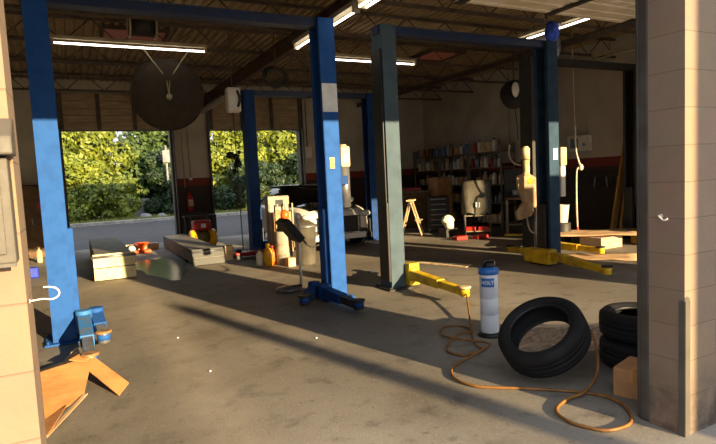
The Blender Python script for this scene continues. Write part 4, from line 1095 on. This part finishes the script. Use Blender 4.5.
MB().tube([(-.146, 1.97, 1.262), (-.11, 1.97, 1.264), (-.085, 1.97, 1.260), (-.068, 1.97, 1.267), (-.063, 1.97, 1.281), (-.072, 1.97, 1.294), (-.09, 1.97, 1.300), (-.106, 1.97, 1.301)], .0027, sub=5).build('bent_rod', M['white'], o)
MB().cyl((-.146, 1.97, 1.262), (-.144, 1.97, 1.262), .007).build('plate', M['white'], o)
o = thing('hook', 'white screw hook on the shaded side of the block pier', 'hook', (3.04, 2.02, 1.27))
MB().tube([(3.04, 2.02, 1.285), (3.015, 2.02, 1.287), (2.998, 2.0, 1.28), (2.995, 1.975, 1.265), (3.0, 1.955, 1.275)], .005, sub=5).build('bent_rod', M['white'], o)
MB().cyl((3.04, 2.02, 1.285), (3.037, 2.02, 1.285), .012).build('plate', M['white'], o)
bottle(-.78, 14.3, .36, .06, M['cream'], M['brown'], 'tan bottle on the floor behind the near blue post', name='bottle')
o = thing('jug', 'blue and white jug on the floor behind the block jamb', 'jug', (-.74, 11.8, 0))
MB().box((-.9, 11.75, 0), (-.68, 11.9, .2)).build('body', M['blueplastic'], o, bev=.03); MB().box((-.92, 11.745, .04), (-.82, 11.752, .16)).build('tag', M['whitelab'], o)
o = thing('locker', 'dark wooden locker with a red sign against the wall behind the blue post', 'locker', (-.9, 15.6, 0))
MB().box((-1.25, 15.4, 0), (-.4, 15.95, 1.75)).build('body', M['brown'], o, bev=.01)
for a_, b_ in ((-1.23, -.84), (-.82, -.42)):
    d = MB().box((a_, 15.385, .05), (b_, 15.4, 1.7)).build('door', M['brown'], o); MB().box((a_ + .3, 15.37, .8), (a_ + .33, 15.385, .95)).build('handle', M['steel'], d)
MB().box((-.78, 15.375, 1.2), (-.5, 15.385, 1.35)).build('sign', M['red'], o)

# ------------------------------------------------------------------ yard: shrubs and trees
def foliage(c, blobs, n, size, rng):
    vs, fs = [], []
    tot = sum(b[3] * b[4] + b[3] * b[5] for b in blobs)
    for bx, by, bz, rx, ry, rz in blobs:
        k = int(n * (rx * ry + rx * rz) / tot)
        for _ in range(k):
            u = rng.uniform(-1, 1); a = rng.uniform(0, 2 * PI); s = math.sqrt(1 - u * u); rr = rng.uniform(.72, 1.08)
            d = V((s * math.cos(a), s * math.sin(a), u))
            p = V((c[0] + bx + d.x * rx * rr, c[1] + by + d.y * ry * rr, c[2] + bz + d.z * rz * rr))
            if p.z < .05: continue
            nrm = (d + V((rng.uniform(-1, 1), rng.uniform(-1, 1), rng.uniform(-.6, 1))) * .8).normalized()
            t1 = nrm.cross(V((rng.uniform(-1, 1), rng.uniform(-1, 1), rng.uniform(-1, 1)))).normalized(); t2 = nrm.cross(t1)
            L_ = size * rng.uniform(.6, 1.3); W_ = L_ * .5
            i = len(vs)
            vs += [p - t1 * L_, p + t2 * W_, p + t1 * L_, p - t2 * W_]
            fs.append((i, i + 1, i + 2, i + 3))
    return vs, fs
rng = random.Random(3)
def plant(name, label, cat, x, y, w, h, m, n, size, grp, z0=.0, loose=.35):
    o = thing(name, label, cat, (x, y, .08), grp)
    bl = []
    nb = int(8 + h * 2.2)
    for i in range(nb):
        t_ = (i + .5) / nb
        zz = z0 + (h - .5) * t_ + .25
        prof = math.sin(PI * min(1, .22 + .75 * t_)) if cat == 'tree' else math.sqrt(max(.08, 1 - (t_ * .9) ** 2.2))
        a = rng.uniform(0, 2 * PI); off = w * loose * prof
        r_ = w * (.34 + .16 * rng.random()) * (.55 + .45 * prof)
        bl.append((off * math.cos(a), off * math.sin(a) * .8, zz, r_, r_ * .9, r_ * rng.uniform(.6, .85)))
    vs, fs = foliage((x, y, .05), bl, n, size, rng)
    k = MB(); k.v = vs; k.f = fs; k.sm = [False] * len(fs)
    me = bpy.data.meshes.new('foliage'); me.from_pydata([tuple(v - V((x, y, .08))) for v in vs], [], fs); me.materials.append(m)
    f = bpy.data.objects.new('foliage', me); COL.objects.link(f); f.parent = o; WL[f.name] = V((x, y, .08))
    tr = MB(); tr.cyl((x, y, .05), (x + .1, y, h * .55), .05 + h * .014, .03, seg=8)
    for i in range(4):
        a = rng.uniform(0, 2 * PI); tr.cyl((x + .05, y, h * (.2 + .08 * i)), (x + w * .3 * math.cos(a), y + w * .25 * math.sin(a), h * (.45 + .1 * i)), .03, .012, seg=6)
    tr.build('trunk', M['bark'], o)
G1, G2 = 'sunlit trees beyond the yard kerb', 'shrubs along the yard kerb'
TR = [(-3.2, 31.5, 2.6, 7.0, 'leafY', 'behind the blue post'), (-.6, 30.6, 2.4, 6.6, 'leafY', 'first from the blue post'), (1.5, 31.2, 2.3, 5.6, 'leafY', 'in the middle of the wide yard door'),
      (3.9, 31.8, 2.4, 6.3, 'leafG', 'above the dark gap in the hedge'), (6.3, 31.0, 2.3, 6.4, 'leafY', 'beside the pier'), (8.6, 31.0, 2.2, 6.4, 'leafY', 'behind the hoist cable'),
      (10.9, 31.6, 2.3, 6.6, 'leafY', 'just beyond the navy post'), (13.3, 31.2, 2.4, 6.6, 'leafG', 'above the car roof'), (16.0, 31.0, 2.4, 6.6, 'leafY', 'by the far jamb of the second yard door')]
for x, y, w, h, m, wh in TR:
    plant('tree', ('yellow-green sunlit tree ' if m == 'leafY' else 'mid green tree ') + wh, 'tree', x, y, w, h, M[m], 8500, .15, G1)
SHR = [(-1.6, 28.6, 1.5, 2.6, 'leafG', 'behind the blue post'), (.5, 28.7, 1.5, 3.1, 'leafY', 'over the cream ramp'), (2.0, 28.5, 1.1, 2.2, 'leafY', 'left of the dark gap'), (5.0, 28.5, 1.25, 2.3, 'leafD', 'between the gap and the pier'),
       (4.1, 29.8, 1.1, 3.4, 'leafD', 'in the dark gap of the hedge'), (7.6, 28.5, 1.5, 2.7, 'leafD', 'just beyond the pier'), (9.5, 28.6, 1.4, 2.6, 'leafD', 'behind the hoist cable'), (11.4, 28.6, 1.6, 3.2, 'leafD', 'beside the navy post'),
       (13.4, 28.7, 1.6, 3.3, 'leafD', 'over the car roof'), (15.6, 28.7, 1.6, 3.0, 'leafG', 'by the far jamb')]
for x, y, w, h, m, wh in SHR:
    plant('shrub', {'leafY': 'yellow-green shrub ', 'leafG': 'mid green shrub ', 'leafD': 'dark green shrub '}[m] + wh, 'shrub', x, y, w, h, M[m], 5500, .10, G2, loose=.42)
o = MB()
gv, gf = [], []
for i in range(9000):
    x = rng.uniform(-4, 18); y = 27.1 + rng.random() ** 1.5 * 2.2; h = rng.uniform(.06, .22); a = rng.uniform(0, PI)
    dx, dy = .02 * math.cos(a), .02 * math.sin(a); lx, ly = rng.uniform(-.05, .05), rng.uniform(-.05, .05)
    k = len(gv); gv += [(x - dx, y - dy, .07), (x + dx, y + dy, .07), (x + lx, y + ly, .07 + h)]; gf.append((k, k + 1, k + 2))
o.add(gv, gf); o.build('grass', M['grass'], None, kind='stuff', label='strip of dry grass along the yard kerb', category='grass')
MB().box((2.6, 29.9, .05), (4.6, 30.15, 1.0)).build('garden_wall', M['stone'], None, at=(3.6, 30, 0), bev=.02, label='low grey wall seen through the dark gap in the shrubs', category='wall', kind='thing')
for i, (xx, yy, s) in enumerate(((3.0, 27.9, .3), (3.75, 27.8, .24))):
    MB().ball((xx, yy, .12), s, s * .8, s * .7, jit=.12).build('rock', M['stone'], None, at=(xx, yy, .08), label=('larger' if i == 0 else 'smaller') + ' grey rock by the yard kerb below the dark gap', category='rock')
o = thing('utility_box', 'grey utility box on a pole among the yard trees', 'utility box', (4.12, 28.3, .05))
MB().cyl((4.3, 28.9, .05), (4.3, 28.9, 3.6), .05).build('pole', M['stone'], o); MB().box((4.1, 28.7, 2.75), (4.5, 28.85, 3.35)).build('box', M['stone'], o, bev=.02)

# ------------------------------------------------------------------ unseen post and pole added outside to cast shadows
struct(MB().box((5.22, -5.7, 0), (5.85, -5.3, 7)), 'column_shade_post', M['block'])
struct(MB().cyl((5.92, -10, 0), (5.92, -10, 4.2), .13, .11), 'column_shade_pole', M['bark'])

# ------------------------------------------------------------------ light, sky, camera
tr_dir = V((-.275, 1, -.24)).normalized()
sl = bpy.data.lights.new('sun', 'SUN'); sl.energy = 16.5; sl.angle = math.radians(.55); sl.color = (1, .74, .40)
so = bpy.data.objects.new('sun', sl); COL.objects.link(so); so.location = (6, -14, 8)
so.rotation_euler = tr_dir.to_track_quat('-Z', 'Y').to_euler()
w = bpy.data.worlds.new('sky'); scene.world = w; w.use_nodes = True
nt = w.node_tree; bg = nt.nodes['Background']
tcw = nt.nodes.new('ShaderNodeTexCoord'); spw = nt.nodes.new('ShaderNodeSeparateXYZ'); rw = nt.nodes.new('ShaderNodeValToRGB')
nt.links.new(tcw.outputs['Generated'], spw.inputs[0]); nt.links.new(spw.outputs['Z'], rw.inputs[0])
e = rw.color_ramp.elements
e[0].position = .0; e[0].color = (.62, .62, .62, 1)
e[1].position = .75; e[1].color = (1.1, 1.17, 1.3, 1)
k = e.new(.22); k.color = (.60, .64, .70, 1)
nzw = nt.nodes.new('ShaderNodeTexNoise'); nzw.inputs['Scale'].default_value = 3.5; nzw.inputs['Detail'].default_value = 6
mxw = nt.nodes.new('ShaderNodeMix'); mxw.data_type = 'RGBA'
mrw = nt.nodes.new('ShaderNodeMapRange'); mrw.inputs['From Min'].default_value = .5; mrw.inputs['From Max'].default_value = .7; mrw.inputs['To Max'].default_value = .6
nt.links.new(tcw.outputs['Generated'], nzw.inputs['Vector']); nt.links.new(nzw.outputs['Fac'], mrw.inputs['Value'])
fa = [q for q in mxw.inputs if q.name == 'Factor' and q.type == 'VALUE'][0]; A = [q for q in mxw.inputs if q.name == 'A' and q.type == 'RGBA'][0]; B = [q for q in mxw.inputs if q.name == 'B' and q.type == 'RGBA'][0]; O = [q for q in mxw.outputs if q.type == 'RGBA'][0]
nt.links.new(mrw.outputs[0], fa); nt.links.new(rw.outputs[0], A); B.default_value = (1, .98, .95, 1)
nt.links.new(O, bg.inputs[0]); bg.inputs[1].default_value = 1.7

cam = bpy.data.cameras.new('camera'); co = bpy.data.objects.new('camera', cam); COL.objects.link(co)
f, yaw, pitch, roll = 547.57, math.radians(27.3185), math.radians(4.7533), math.radians(-2.7565)
fw = V((math.sin(yaw) * math.cos(pitch), math.cos(yaw) * math.cos(pitch), -math.sin(pitch)))
r = fw.cross(V((0, 0, 1))).normalized(); u = r.cross(fw)
r2 = math.cos(roll) * r + math.sin(roll) * u; u2 = -math.sin(roll) * r + math.cos(roll) * u
mt = Matrix((r2, u2, -fw)).transposed().to_4x4(); mt.translation = (0, 0, 1.6)
co.matrix_world = mt
cam.sensor_width = 36; cam.lens = 36 * f / 716; cam.clip_start = .05; cam.clip_end = 300
scene.camera = co
vs_ = scene.view_settings
scene.display_settings.display_device = 'sRGB'
vs_.view_transform = 'Standard'; vs_.look = 'None'; vs_.exposure = 0; vs_.gamma = 1; vs_.use_curve_mapping = False
scene.cycles.use_denoising = True
scene.cycles.max_bounces = 8; scene.cycles.diffuse_bounces = 5
scene.cycles.sample_clamp_indirect = 6
